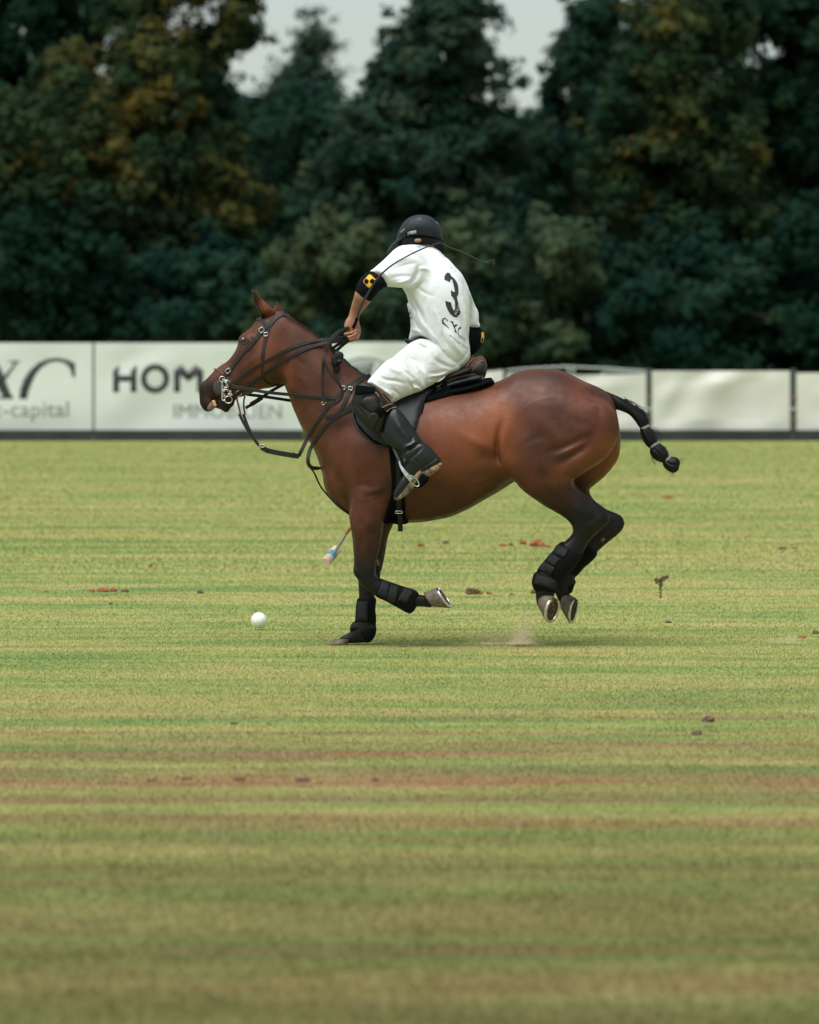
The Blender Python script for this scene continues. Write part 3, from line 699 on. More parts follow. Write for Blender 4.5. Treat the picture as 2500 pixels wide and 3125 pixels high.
# eye
hh = hit(HB, *Z('A', (527, 566))[0])
bm = bmesh.new(); bmesh.ops.create_uvsphere(bm, u_segments=20, v_segments=14, radius=0.0175)
for v in bm.verts: v.co = Vector((v.co.x * 1.15, v.co.y * 0.7, v.co.z * 0.85))
me = bpy.data.meshes.new('eye'); bm.to_mesh(me); bm.free()
eye = link('eye', me, M_eye, pony); eye.location = hh[0] + Vector((0, 0.0085, 0)); eye.rotation_euler = (0, R(-12), 0)
eye.matrix_parent_inverse = Matrix.Translation(-pony.location)
lid = strap('eyelid', Z('A', (492, 580), (505, 552), (530, 543), (555, 550), (575, 572)), 3.5, mat('eyelid_skin', (0.05, 0.020, 0.012), 0.6), pony, HB, 0.004, smooth=3, off=0.001)
lid2 = strap('eyelid', Z('A', (495, 592), (520, 602), (550, 596), (572, 578)), 4, lid.data.materials[0], pony, HB, 0.003, smooth=3, off=0.001)
# mouth: teeth and tongue
M_teeth = mat('teeth', (0.55, 0.36, 0.15), 0.4); M_gum = mat('gum', (0.16, 0.085, 0.078), 0.5)
gum = link('tongue', inflate('tongue', [part(Z('H', (190, 1420), (215, 1350), (255, 1310), (300, 1330), (300, 1400), (230, 1455)), 0.005, 0.7, 0.01, 1.0)], 0.003, smooth=2), M_gum, pony)
for q in range(3):
    cx, cy = 296 + q * 12, 1300 + q * 30
    t = link('tooth', inflate('tooth', [part(Z('H', (cx - 22, cy - 14), (cx + 20, cy - 26), (cx + 30, cy + 8), (cx - 14, cy + 18)), -0.006, 0.9, 0.01, 0.6)], 0.002, smooth=1), M_teeth, pony)
# hogged mane: short clipped bristles along the crest
crest = crom(Z('A', (930, 372), (1000, 412), (1120, 488), (1190, 538), (1260, 598), (1330, 660), (1400, 733), (1460, 788), (1520, 833), (1590, 882)), 1.6)
V = []; F = []
for x, y in crest:
    for q in range(6):
        yy = rng.normal(0, 0.012); L = rng.uniform(5, 9) * (1.2 if int(x / 14) % 2 else 0.75)
        b0 = P(x, y + 3 + abs(yy) * 120, yy); tp = P(x + rng.normal(2.5, 2), y - L * 0.55 + rng.normal(0, 1), yy * 1.3)
        s_ = Vector((0.0022, rng.normal(0, 0.001), 0.001)); n = len(V)
        V += [b0 - s_, b0 + s_, tp]; F.append((n, n + 1, n + 2))
mane = link('mane', mesh_py('mane', V, F), mat('mane_bristle', (0.014, 0.010, 0.009), 0.6), pony, smooth=False)
# tail: dock, then three bound bobbles
tail_me = inflate('tail', [
    part(Z('D', (985, 350), (1060, 376), (1130, 408), (1210, 455), (1275, 508), (1318, 555), (1330, 610), (1285, 632), (1258, 622), (1228, 578), (1180, 528), (1120, 500), (1080, 485), (1050, 420)), 0, 0.8, 0.02, 2),
    part(Z('D', (1270, 620), (1325, 618), (1370, 660), (1398, 722), (1385, 760), (1350, 785), (1312, 760), (1280, 705), (1268, 655)), 0, 0.95, 0.004, 2),
    part(Z('D', (1350, 775), (1395, 745), (1440, 765), (1475, 815), (1480, 860), (1450, 890), (1400, 880), (1358, 850), (1340, 810)), 0, 0.95, 0.004, 2),
    part(Z('D', (1445, 872), (1490, 848), (1545, 855), (1567, 888), (1560, 920), (1555, 945), (1525, 968), (1490, 960), (1450, 930), (1437, 898)), 0, 0.95, 0.004, 2)],
    0.004, [(Z('D', *p), 3, d) for p, d in (
        ([(1080, 400), (1180, 450), (1290, 560)], -0.006), ([(1120, 470), (1200, 530), (1270, 610)], -0.004), ([(1300, 640), (1350, 700), (1370, 750)], -0.005), ([(1290, 650), (1320, 720), (1345, 770)], -0.005), ([(1330, 630), (1375, 690), (1390, 730)], -0.004),
        ([(1370, 780), (1420, 830), (1445, 880)], -0.005), ([(1400, 765), (1450, 810), (1465, 860)], -0.005), ([(1355, 800), (1390, 850), (1420, 875)], -0.004), ([(1460, 880), (1510, 910), (1555, 915)], -0.006), ([(1480, 870), (1540, 880)], -0.004), ([(1455, 905), (1500, 940)], -0.004))], smooth=2, relief_y=(0, -0.01), both=True)
tail = link('tail', tail_me, M_black_hair, pony)
M_tape = mat('grey_tape', (0.20, 0.21, 0.21), 0.45, bump=0.2)
for a, b in (((1272, 640), (1332, 612)), ((1340, 778), (1408, 736)), ((1448, 884), (1494, 846))):
    A_, B_ = P(*Z('D', a)[0]), P(*Z('D', b)[0]); c = (A_ + B_) / 2; hw = (B_ - A_).length / 2
    ax = Vector(((B_ - A_).z, 0, -(B_ - A_).x)).normalized(); e = (B_ - A_).normalized(); f = Vector((0, 1, 0))
    pts = [c + e * hw * math.cos(t) + f * hw * 0.95 * math.sin(t) for t in np.linspace(0, 2 * math.pi, 24, endpoint=False)]
    nr = [e * math.cos(t) + f * math.sin(t) for t in np.linspace(0, 2 * math.pi, 24, endpoint=False)]
    sweep('tail_tie', pts, nr, 0.014, 0.003, M_tape, tail, False, True)
V = []; F = []
def wisp(p0, p1, n, spread, wd=0.0012):
    for _ in range(n):
        a = P(*p0, rng.normal(0, 0.012)) + Vector((rng.normal(0, spread), 0, rng.normal(0, spread)))
        b = P(*p1, rng.normal(0, 0.03)) + Vector((rng.normal(0, spread * 2.2), 0, rng.normal(0, spread * 2.2)))
        m_ = (a + b) / 2 + Vector((rng.normal(0, .008), 0, rng.normal(0, .008))); k = len(V)
        V.extend([a, a + Vector((wd, 0, wd)), m_, m_ + Vector((wd, 0, wd)), b]); F.extend([(k, k + 1, k + 3, k + 2), (k + 2, k + 3, k + 4)])
D_ = lambda u, v: Z('D', (u, v))[0]
for a, b, n in (((1230, 470), (1320, 560), 40), ((1270, 500), (1336, 590), 40), ((1360, 640), (1430, 690), 10), ((1545, 890), (1620, 860), 5), ((1500, 950), (1510, 1000), 6), ((1150, 420), (1260, 490), 30), ((1380, 700), (1400, 760), 14), ((1350, 850), (1380, 890), 8), ((1440, 780), (1485, 840), 10)):
    wisp(D_(*a), D_(*b), n, 0.006)
link('loose_hair', mesh_py('loose_hair', V, F), M_black_hair, tail, smooth=False)

# ---- hooves and shoes
def hoof(cor, cor_r, heel, toe, nrm, name_label, wide=1.0, yc=0.0, ys=0.0, shoe=True):
    """cor: coronet centre (px), heel/toe: ends of the sole (px), nrm: sole normal"""
    hl, tw = P(*heel, ys), P(*toe, ys)
    n3 = Vector(nrm).normalized()
    t = (tw - hl); t = (t - n3 * t.dot(n3)); L = t.length; t.normalize(); s_ = n3.cross(t).normalized()
    c = (hl + tw) / 2; cc = P(*cor, yc)
    nseg = 28
    def outline(th, r=1.0):
        u, v = math.cos(th), math.sin(th)
        x = u * L / 2; yv = v * L / 2 * 0.92 * wide
        if u < -0.6: x = -0.6 * L / 2 + (u + 0.6) * L / 2 * 0.7
        return x * r, yv * r
    rings = []
    for f in np.linspace(0, 1, 6):
        rg = []
        for k in range(nseg):
            th = 2 * math.pi * k / nseg
            x, yv = outline(th)
            p1 = c + t * x + s_ * yv
            p0 = cc + (t * math.cos(th) * cor_r + s_ * math.sin(th) * cor_r * 0.95)
            rg.append(p0.lerp(p1, f))
        rings.append(rg)
    V = [v for r in rings for v in r]; F = []
    for i in range(5):
        for k in range(nseg):
            F.append((i * nseg + k, i * nseg + (k + 1) % nseg, (i + 1) * nseg + (k + 1) % nseg, (i + 1) * nseg + k))
    F.append(tuple(range(nseg)))
    me = mesh_py('hoof', V, F)
    bm = bmesh.new(); bm.from_mesh(me); bmesh.ops.recalc_face_normals(bm, faces=bm.faces); bm.to_mesh(me); bm.free()
    ho = link('hoof', me, M_hoof, pony)
    # sole: dished, with a frog ridge
    V = []; F = []
    rr = [(1.0, 0.0), (0.8, -0.004), (0.45, -0.010), (0.12, -0.008)]
    for r_, dz in rr:
        for k in range(nseg):
            x, yv = outline(2 * math.pi * k / nseg, r_)
            fr = 0.006 * math.exp(-(yv / 0.010) ** 2) if x < 0.02 else 0
            V.append(c + t * x + s_ * yv + n3 * (dz + fr))
    for i in range(3):
        for k in range(nseg): F.append((i * nseg + k, i * nseg + (k + 1) % nseg, (i + 1) * nseg + (k + 1) % nseg, (i + 1) * nseg + k))
    F.append(tuple(3 * nseg + k for k in range(nseg)))
    me = mesh_py('sole', V, F)
    bm = bmesh.new(); bm.from_mesh(me); bmesh.ops.recalc_face_normals(bm, faces=bm.faces); bm.to_mesh(me); bm.free()
    link('sole', me, M_sole, ho)
    if shoe:
        pts = []; nr = []
        for th in np.linspace(-2.55, 2.55, 34):
            x, yv = outline(th, 0.90); pts.append(c + t * x + s_ * yv + n3 * 0.0005); nr.append(tuple(n3))
        sweep('horseshoe', pts, nr, 0.015, 0.009, M_steel, ho)
        V = []; F = []
        for _ in range(70):
            x, yv = outline(rng.uniform(0, 6.28), rng.uniform(0.1, 0.75)); p = c + t * x + s_ * yv + n3 * rng.uniform(-0.004, 0.004)
            r_ = rng.uniform(0.003, 0.008); k = len(V)
            for d in ((1, 0, 0), (-1, .2, 0), (0, 1, .3), (0, -1, 0), (.2, 0, 1), (0, .3, -1)): V.append(p + Vector(d) * r_ * rng.uniform(.6, 1.2))
            F += [(k, k + 2, k + 4), (k + 2, k + 1, k + 4), (k + 1, k + 3, k + 4), (k + 3, k, k + 4), (k + 2, k, k + 5), (k + 1, k + 2, k + 5), (k + 3, k + 1, k + 5), (k, k + 3, k + 5)]
        link('packed_dirt', mesh_py('packed_dirt', V, F), M_sole, ho, smooth=False)
    if name_label: ho['label'] = name_label
    return ho
Fz = lambda u, v: Z('F', (u, v))[0]
Ez = lambda u, v: Z('E', (u, v))[0]
hoof(Fz(450, 1238), 0.050, Fz(556, 1205), Fz(497, 1440), (0.80, -0.56, -0.22), None, 0.95, -0.085, -0.14)
hoof(Fz(632, 1246), 0.050, Fz(735, 1205), Fz(690, 1445), (0.92, -0.34, -0.18), None, 0.95, 0.105, 0.075)
hoof(Ez(1232, 1120), 0.047, Ez(1292, 1008), Ez(1420, 1195), (0.83, -0.16, 0.57), None, 0.95, -0.125, -0.13)
hoof(Ez(478, 1468), 0.046, Ez(528, 1508), Ez(345, 1508), (0, 0, -1), None, 0.95, 0.10, 0.10, shoe=False)
# coronet / heel bulbs are part of the body mesh; boots
BOOT = {}
def leg_boot(key, poly, y0, a, straps, label, k=0.01):
    b_ = link('leg_boot', inflate('leg_boot', [part(poly, y0, a, k, 3)] if not isinstance(poly[0][0], (list, tuple)) else [part(p_, y0, a, k, 3) for p_ in poly], 0.004, smooth=2, grow=0.003), M_neoprene, pony)
    b_['label'] = label
    bv = bvh_of(b_)
    for sp in straps:
        patch('strap', sp, bv, M_velcro, b_, 0.004, cell=8)
    BOOT[key] = bv
    return b_
leg_boot('nf', [Z('E', (800, 938), (870, 962), (1000, 1006), (1095, 1034), (1142, 1070), (1132, 1112), (1112, 1200), (1070, 1238), (1030, 1226), (960, 1187), (860, 1132), (785, 1098), (755, 1062), (750, 1005), (770, 960))], -0.125, 0.98,
         [Z('E', (822, 952), (892, 978), (862, 1112), (785, 1072)), Z('E', (898, 990), (968, 1010), (938, 1150), (864, 1122)), Z('E', (1022, 1014), (1098, 1042), (1040, 1152), (958, 1128))],
         'black boot with charcoal straps on the folded foreleg')
leg_boot('ff', [Z('E', (618, 1112), (602, 1150), (590, 1312), (600, 1340), (755, 1345), (760, 1200), (765, 1112), (700, 1104)), Z('E', (570, 1325), (546, 1400), (600, 1445), (690, 1495), (744, 1462), (768, 1400), (758, 1342), (660, 1335))], 0.105, 1.12,
         [Z('E', (566, 1322), (760, 1346), (764, 1378), (552, 1376)), Z('E', (612, 1138), (700, 1140), (694, 1310), (604, 1305))],
         'black boot wrapped round the planted foreleg')
leg_boot('nh', [Z('F', (600, 742), (640, 732), (720, 770), (805, 832), (760, 900), (700, 985), (640, 1040), (575, 1085), (480, 1020), (405, 985), (475, 888), (560, 790)), Z('F', (390, 1000), (362, 1060), (360, 1102), (388, 1158), (470, 1178), (545, 1178), (572, 1100), (585, 1050), (500, 1000))], -0.108, 1.02,
         [Z('F', (580, 755), (678, 798), (640, 868), (537, 822)), Z('F', (525, 828), (604, 880), (548, 942), (475, 890)), Z('F', (465, 905), (560, 958), (515, 1026), (414, 970)), Z('F', (400, 1015), (574, 1068), (552, 1148), (376, 1096))],
         'black boot with four straps on the nearer hind leg')
leg_boot('fh', [Z('F', (820, 765), (925, 828), (850, 922), (815, 945), (750, 1022), (640, 1080), (580, 1000), (700, 880)), Z('F', (600, 1030), (728, 1062), (720, 1122), (690, 1180), (600, 1178), (548, 1150), (560, 1060))], 0.095, 1.04,
         [Z('F', (585, 1035), (728, 1080), (720, 1104), (580, 1058)), Z('F', (600, 975), (672, 1008), (660, 1045), (590, 1010))],
         'black boot on the farther hind leg')
# ------------------------------------------------------------------ saddle
M_leather = mat('dark_leather', (0.017, 0.016, 0.015), 0.55, spec=0.28, bump=0.15, bscale=180, var=0.3, vscale=14)
M_leather2 = mat('worn_black_leather', (0.009, 0.009, 0.0095), 0.5, spec=0.3, bump=0.15, bscale=160, var=0.35, vscale=10)
M_flap = mat('flap_leather', (0.020, 0.022, 0.025), 0.5, spec=0.3, bump=0.12, bscale=220, var=0.2, vscale=6)
M_pad = mat('black_felt', (0.003, 0.004, 0.005), 0.95, spec=0.08, bump=0.4, bscale=300)
M_suede = mat('brown_suede', (0.085, 0.062, 0.047), 0.85, spec=0.2, bump=0.25, bscale=220, col2=(0.06, 0.045, 0.036), vscale=18)
M_panel = mat('saddle_panel', (0.034, 0.040, 0.043), 0.55, spec=0.3, bump=0.1, var=0.2, vscale=12)
M_tan = mat('tan_piping', (0.22, 0.15, 0.10), 0.6)
M_red = mat('red_piping', (0.20, 0.06, 0.045), 0.6)
M_rope = mat('brown_rope', (0.15, 0.062, 0.035), 0.8, bump=0.8, bscale=160)
M_white_print = mat('white_print', (0.7, 0.72, 0.72), 0.7)
def mirror(o, parent):
    me = o.data.copy(); n = len(me.vertices); c_ = np.zeros(n * 3, np.float32); me.vertices.foreach_get('co', c_); c_ = c_.reshape(-1, 3)
    c_[:, 1] *= -1; me.vertices.foreach_set('co', c_.ravel()); me.flip_normals(); me.update()
    q = bpy.data.objects.new(o.name.split('.')[0], me); C.objects.link(q); q.parent = parent; q.matrix_parent_inverse = o.matrix_parent_inverse.copy()
    return q
saddle = empty('saddle', P(1300, 1190, 0))
tag(saddle, 'dark leather polo saddle with brown suede cantle and black pad on the pony', 'saddle')
pad = patch('saddle_pad', Z('C', (420, 330), (300, 420), (276, 540), (284, 640), (325, 735), (395, 812), (475, 876), (575, 906), (690, 890), (800, 800), (835, 742), (868, 600), (888, 522), (1100, 466), (1300, 421), (1455, 376), (1522, 342), (1500, 312), (1420, 320), (1300, 345), (1100, 345), (900, 360), (600, 350)), HB, M_pad, saddle, 0.012, cell=9)
mirror(pad, saddle)
roll = link('pad_roll', inflate('pad_roll', [part(Z('C', (900, 505), (960, 455), (1100, 395), (1250, 365), (1370, 330), (1450, 302), (1500, 306), (1522, 340), (1455, 378), (1300, 424), (1100, 468)), 0.0, 4.2, 0.01, 3)], 0.006, smooth=2), M_pad, saddle)
panel = link('panel', inflate('panel', [part(Z('C', (960, 470), (1010, 385), (1150, 318), (1300, 276), (1395, 262), (1416, 300), (1400, 322), (1250, 352), (1100, 392), (1000, 440)), 0.0, 4.0, 0.01, 3)], 0.006, smooth=2), M_panel, saddle)
PB = bvh_of(panel)
strap('piping', Z('C', (1010, 378), (1150, 312), (1300, 270), (1390, 258), (1412, 290), (1410, 312)), 5, M_tan, saddle, PB, 0.006, smooth=2)
seat = link('seat', inflate('seat', [part(Z('C', (640, 400), (760, 380), (900, 350), (1040, 325), (1120, 260), (1220, 215), (1300, 190), (1330, 220), (1300, 262), (1160, 305), (1030, 350), (900, 410), (700, 440)), 0.0, 4.2, 0.01, 3)], 0.006, smooth=2), M_leather, saddle)
SB = bvh_of(seat, panel)
strap('piping', Z('C', (1045, 338), (1150, 300), (1225, 280), (1278, 264)), 3.5, M_red, saddle, SB, 0.004, smooth=2)
cantle = link('cantle', inflate('cantle', [part(Z('C', (1272, 268), (1285, 210), (1318, 152), (1365, 112), (1408, 101), (1440, 128), (1457, 182), (1452, 245), (1432, 300), (1405, 290), (1340, 262)), 0.0, 1.9, 0.01, 3)], 0.005, smooth=2), M_suede, saddle)
CB = bvh_of(cantle)
strap('piping', Z('C', (1276, 262), (1284, 225), (1300, 180), (1330, 150), (1370, 120)), 3.5, M_red, saddle, CB, 0.004, smooth=2)
strap('piping', Z('C', (1318, 252), (1345, 215), (1380, 170), (1410, 148), (1432, 160), (1446, 200)), 3.5, M_red, saddle, CB, 0.004, smooth=2)
patch('cantle_back', Z('C', (1325, 262), (1350, 215), (1385, 172), (1412, 155), (1432, 168), (1446, 205), (1446, 245), (1430, 285), (1405, 284), (1350, 262)), CB, M_panel, saddle, 0.003, cell=7)
ST = bvh_of(horse_me, pad.data)
flap = patch('flap', Z('C', (560, 420), (720, 455), (860, 425), (1012, 366), (985, 410), (915, 470), (885, 530), (868, 600), (852, 680), (833, 748), (760, 800), (640, 900), (560, 890), (460, 840), (380, 770), (320, 690), (296, 600), (300, 500), (340, 430)), ST, M_flap, saddle, 0.007, cell=9, off=0.008)
mirror(flap, saddle)
strap('flap_edge', Z('C', (1000, 380), (915, 468), (885, 530), (868, 600), (852, 680), (834, 746)), 4, M_leather2, saddle, bvh_of(flap), 0.004, smooth=2)
strap('pad_edge', Z('C', (276, 540), (284, 640), (325, 735), (395, 812), (475, 876), (575, 906)), 5, M_flap, saddle, bvh_of(pad), 0.004, smooth=2)
patch('girth', Z('C', (594, 880), (614, 1080), (622, 1200), (616, 1320), (585, 1430), (545, 1560), (640, 1572), (740, 1566), (738, 1400), (725, 1200), (715, 1050), (712, 880)), HB, M_pad, saddle, 0.008, cell=9)
gs = strap('girth_strap', Z('C', (685, 930), (682, 1060), (684, 1200), (683, 1330), (684, 1450), (692, 1510)), 15, M_leather2, saddle, bvh_of(horse_me), 0.005, off=0.010)
strap('girth_strap', Z('C', (692, 1505), (694, 1560), (696, 1600), (696, 1640)), 15, M_leather2, saddle, None, 0.006, y=[-0.20, -0.17, -0.15, -0.14])
link('girth_end', inflate('girth_end', [part(Z('C', (580, 1560), (640, 1545), (740, 1540), (772, 1560), (740, 1580), (640, 1578)), -0.10, 2.0, 0.01, 3)], 0.005, smooth=2), M_pad, saddle)
buckle('buckle', *Z('C', (684, 1456))[0], 22, 8, 0, HB, M_steel, saddle, lift=0.018)
# stirrup leather and iron
BOOT_Y = -0.335
strap('stirrup_leather', Z('C', (628, 890), (655, 960), (690, 1030), (700, 1050)), 8, M_leather2, saddle, None, 0.004, y=[-0.34, -0.36, -0.385, -0.39])
iron = sweep('stirrup_iron', [P(*Z('K', p)[0], yy) for p, yy in (((470, 400), -.388), ((500, 490), -.392), ((560, 590), -.40), ((640, 690), -.405), ((730, 790), -.405))], [(0, -1, 0)] * 5, [0.008, 0.012, 0.018, 0.024, 0.026], 0.006, M_steel, saddle)
kc = P(*Z('K', (785, 815))[0], -0.40)
ring('stirrup_eye', kc, 0.036, 0.017, 0.0032, M_steel, saddle, (0.1, -1, 0.1), R(48))
tread = link('stirrup_tread', inflate('stirrup_tread', [part(Z('K', (770, 900), (830, 830), (900, 720), (940, 650), (1010, 690), (1095, 730), (1090, 800), (1000, 900), (900, 960), (800, 965)), -0.372, 0.7, 0.01, 2)], 0.004, smooth=2), M_pad, saddle)

# ------------------------------------------------------------------ bridle and reins
w_ = lambda z: z / 2.875
bridle = empty('bridle', P(700, 1200, 0))
tag(bridle, 'black leather bridle with steel bit and reins on the pony', 'bridle')
br = lambda nm, pts, wd, m=None, **k: strap(nm, Z('A', *pts), w_(wd), m or M_leather, bridle, HB, **k)
br('crownpiece', [(902, 352), (860, 345), (815, 372), (775, 415), (740, 452)], 44, thick=0.005)
br('browband', [(648, 388), (680, 396), (715, 420), (748, 450)], 28, thick=0.006)
br('cheekpiece', [(738, 448), (695, 482), (650, 545), (600, 605), (552, 655)], 36, thick=0.006)
br('cheekpiece', [(556, 650), (490, 730), (432, 802)], 26)
br('cheekpiece', [(436, 795), (395, 845), (362, 885), (345, 902)], 38, thick=0.006)
br('keeper', [(598, 540), (622, 560), (640, 580)], 12, thick=0.010); br('keeper', [(655, 495), (690, 520)], 12, thick=0.010)
br('throatlatch', [(748, 462), (728, 530), (712, 600), (700, 680), (692, 740)], 30)
br('throatlatch', [(696, 735), (690, 830), (705, 900), (740, 945), (800, 962), (850, 958)], 14)
br('noseband', [(272, 822), (300, 832), (345, 865), (400, 915), (440, 965)], 15, M_rope, thick=0.010, round_=True)
br('lip_strap', [(285, 1015), (320, 1035), (352, 1056)], 12, M_rope, thick=0.008, round_=True)
M_rubber = mat('bit_guard', (0.045, 0.042, 0.038), 0.8)
patch('bit_guard', Z('H', *[(390 + 92 * math.cos(t), 1055 + 122 * math.sin(t)) for t in np.linspace(0, 6.28, 28, endpoint=False)]), HB, M_rubber, bridle, 0.006, cell=5, off=0.003)
bity = hit(HB, *Z('H', (450, 1100))[0])[0].y - 0.014
H_ = lambda u, v, dy=0: P(*Z('H', (u, v))[0], bity + dy)
tube('bit_shank', [H_(455, 930), H_(452, 1000), H_(450, 1100), H_(448, 1200), H_(455, 1275), H_(500, 1275)], 0.0048, M_steel, bridle)
ring('bit_ring', H_(450, 905), 0.015, 0.015, 0.003, M_steel, bridle); ring('bit_ring', H_(522, 985), 0.020, 0.020, 0.0032, M_steel, bridle); ring('bit_ring', H_(558, 1262), 0.021, 0.019, 0.0032, M_steel, bridle); ring('bit_ring', H_(480, 1178), 0.007, 0.007, 0.0025, M_steel, bridle)
for q, (u, v) in enumerate([(480, 915), (515, 945), (535, 990), (530, 1030), (505, 1075), (480, 1095), (560, 1105), (590, 1130), (575, 1165), (600, 1175)]):
    ring('curb_chain_link', H_(u, v, -0.004), 0.0075, 0.005, 0.0020, M_steel, bridle, (0.3 * (-1) ** q, -1, 0.3), R(40 * q))
for px, py, a_, b_, an in ((690, 484, 42, 40, 35), (728, 522, 32, 30, 10), (396, 842, 44, 34, 35), (482, 1028, 40, 46, 35)):
    buckle('buckle', *Z('A', (px, py))[0], w_(a_), w_(b_), an, HB, M_steel, bridle, lift=0.012)
# reins
ny_ = bity - 0.012
rein1 = strap('rein', Z('A', (392, 965), (500, 893), (640, 802), (800, 712), (950, 638), (1100, 592), (1270, 560), (1400, 546), (1450, 528)), w_(28), M_leather, bridle, HB, y=[ny_, None, None, None, None, None, None, -0.12, -0.11], thick=0.005, smooth=30, off=0.004)
rein2 = strap('rein', Z('A', (425, 1068), (500, 1015), (600, 948), (720, 860), (850, 770), (960, 702), (1100, 640), (1250, 597), (1350, 580), (1445, 560)), w_(31), M_leather, bridle, HB, y=[ny_ - .005, None, None, None, None, None, None, None, -0.13, -0.11], thick=0.005, smooth=30, off=0.006)
draw = strap('rein', Z('A', (425, 972), (560, 998), (760, 1030), (1000, 1050), (1200, 1070), (1330, 1082)), w_(28), M_leather, bridle, HB, y=[ny_, -0.06, -0.09, None, None, None], thick=0.005, smooth=30, off=0.004)
strap('rein', Z('A', (555, 1045), (700, 1063), (960, 1102)), w_(27), M_leather2, bridle, None, y=[0.08, 0.10, 0.13])
strap('rein', Z('A', (545, 1165), (640, 1108), (760, 1022), (900, 945)), w_(27), M_leather2, bridle, None, y=[0.10, 0.11, 0.12, 0.14])
strap('keeper', Z('A', (590, 1135), (640, 1105), (690, 1072)), w_(40), M_leather2, bridle, None, y=0.10, thick=0.01)
strap('rein', Z('A', (1492, 462), (1420, 470), (1345, 508), (1282, 578), (1247, 680), (1228, 790), (1222, 900), (1222, 1000), (1238, 1112)), w_(28), M_leather, bridle, None, y=[-0.12, -0.15, -0.18, -0.20, -0.205, -0.20, -0.20, -0.20, -0.20], thick=0.005)
strap('rein', Z('A', (1445, 545), (1345, 560), (1285, 600), (1250, 660), (1238, 730), (1255, 805), (1305, 880), (1362, 950), (1396, 1020), (1380, 1088), (1312, 1138), (1240, 1134)), w_(25), M_leather, bridle, None, y=[-0.11, -0.15, -0.18, -0.20, -0.22, -0.22, -0.22, -0.215, -0.21, -0.21, -0.205, -0.20], thick=0.005)
strap('rein', Z('A', (1475, 480), (1390, 490), (1330, 540), (1290, 600), (1310, 660), (1345, 690)), w_(26), M_leather2, bridle, None, y=[-0.10, -0.13, -0.15, -0.16, -0.15, -0.14], thick=0.005)
strap('rein', Z('A', (1462, 565), (1400, 610), (1345, 660), (1320, 690)), w_(28), M_leather2, bridle, None, y=[-0.07, -0.06, -0.05, -0.05], thick=0.005)
strap('rein', Z('A', (1440, 570), (1370, 600), (1310, 640)), w_(26), M_leather2, bridle, None, y=[-0.06, -0.02, 0.0], thick=0.005)
knot = link('rein_knot', inflate('rein_knot', [part(Z('A', (1312, 700), (1340, 665), (1395, 680), (1405, 712), (1390, 742), (1330, 750)), -0.15, 0.8, 0.004, 2), part(Z('A', (1300, 720), (1330, 705), (1350, 740), (1345, 790), (1310, 780)), -0.165, 0.8, 0.004, 2),
    part(Z('A', (1296, 760), (1340, 745), (1388, 740), (1390, 765), (1340, 782), (1300, 785)), -0.16, 1.1, 0.004, 2), part(Z('A', (1312, 775), (1372, 770), (1366, 850), (1322, 860)), -0.15, 0.7, 0.004, 2)], 0.003, smooth=1), M_leather2, bridle)

# ------------------------------------------------------------------ breastplate and martingale
mart = empty('breastplate', P(1000, 1400, 0))
tag(mart, 'black leather breastplate and martingale straps round the pony chest', 'harness')
HS = bvh_of(horse_me, pad.data, flap.data)
bs = lambda nm, pts, wd, m=None, **k: strap(nm, Z('A', *pts), w_(wd), m or M_leather, mart, HS, **k)
bs('neck_strap', [(1640, 880), (1560, 905), (1480, 955), (1400, 1012), (1335, 1080), (1275, 1150), (1235, 1205), (1170, 1300), (1090, 1430), (1040, 1530), (1012, 1588)], 32, y=[None] * 8 + [None, -0.10, -0.09], smooth=14)
bs('neck_strap', [(1610, 905), (1530, 945), (1468, 1008), (1432, 1085), (1385, 1180), (1330, 1235), (1245, 1236)], 32, smooth=14, off=0.004)
bs('breast_strap', [(1500, 1150), (1420, 1200), (1330, 1252), (1250, 1322), (1182, 1420), (1122, 1510), (1096, 1590), (1098, 1655), (1135, 1690), (1215, 1690)], 34, y=[None] * 6 + [-0.10, -0.10, None, None], smooth=14)
bs('shoulder_pad', [(1510, 1050), (1490, 1110), (1440, 1170), (1350, 1230)], 34, M_leather2, smooth=14)
for px, py, a_, b_, an in ((1405, 998, 30, 30, -15), (1466, 1006, 34, 30, -10), (1240, 1125, 34, 24, 30)):
    buckle('buckle', *Z('A', (px, py))[0], w_(a_), w_(b_), an, HS, M_steel, mart, lift=0.020)
strap('martingale', Z('A', (1015, 1588), (960, 1580), (850, 1562), (745, 1540), (690, 1512)), w_(44), M_leather2, mart, None, 0.012, y=[-0.09, -0.07, -0.05, -0.03, -0.02])
strap('martingale', Z('A', (700, 1515), (660, 1488), (615, 1430), (560, 1350), (512, 1262), (492, 1215)), w_(26), M_leather, mart, None, 0.006, y=[-0.02, -0.02, -0.02, -0.02, -0.02, -0.02])
strap('martingale', Z('A', (618, 1432), (575, 1345), (545, 1270), (525, 1218)), w_(24), M_leather, mart, None, 0.006, y=[-0.02, 0.0, 0.02, 0.02])
strap('rope_loop', Z('A', (500, 1220), (488, 1160), (472, 1100), (470, 1060)), w_(17), M_rope, mart, None, 0.009, y=-0.01, round_=True)
strap('rope_loop', Z('A', (542, 1225), (530, 1160), (530, 1100), (540, 1060)), w_(15), M_rope, mart, None, 0.009, y=0.06, round_=True)
buckle('buckle', *Z('A', (688, 1497))[0], w_(44), w_(20), -8, None, M_steel, mart, y=-0.03, lift=0.012)
strap('keeper', Z('A', (735, 1520), (728, 1560)), w_(14), M_leather2, mart, None, 0.016, y=-0.03); strap('keeper', Z('A', (968, 1555), (962, 1605)), w_(16), M_leather2, mart, None, 0.016, y=-0.075)
strap('girth_tie', Z('E', (170, -60), (225, 5), (280, 120), (350, 210), (430, 290), (500, 345), (560, 385)), w_(15), M_leather2, mart, None, 0.005, y=[-0.09, -0.08, -0.06, -0.05, -0.05, -0.05, -0.04])
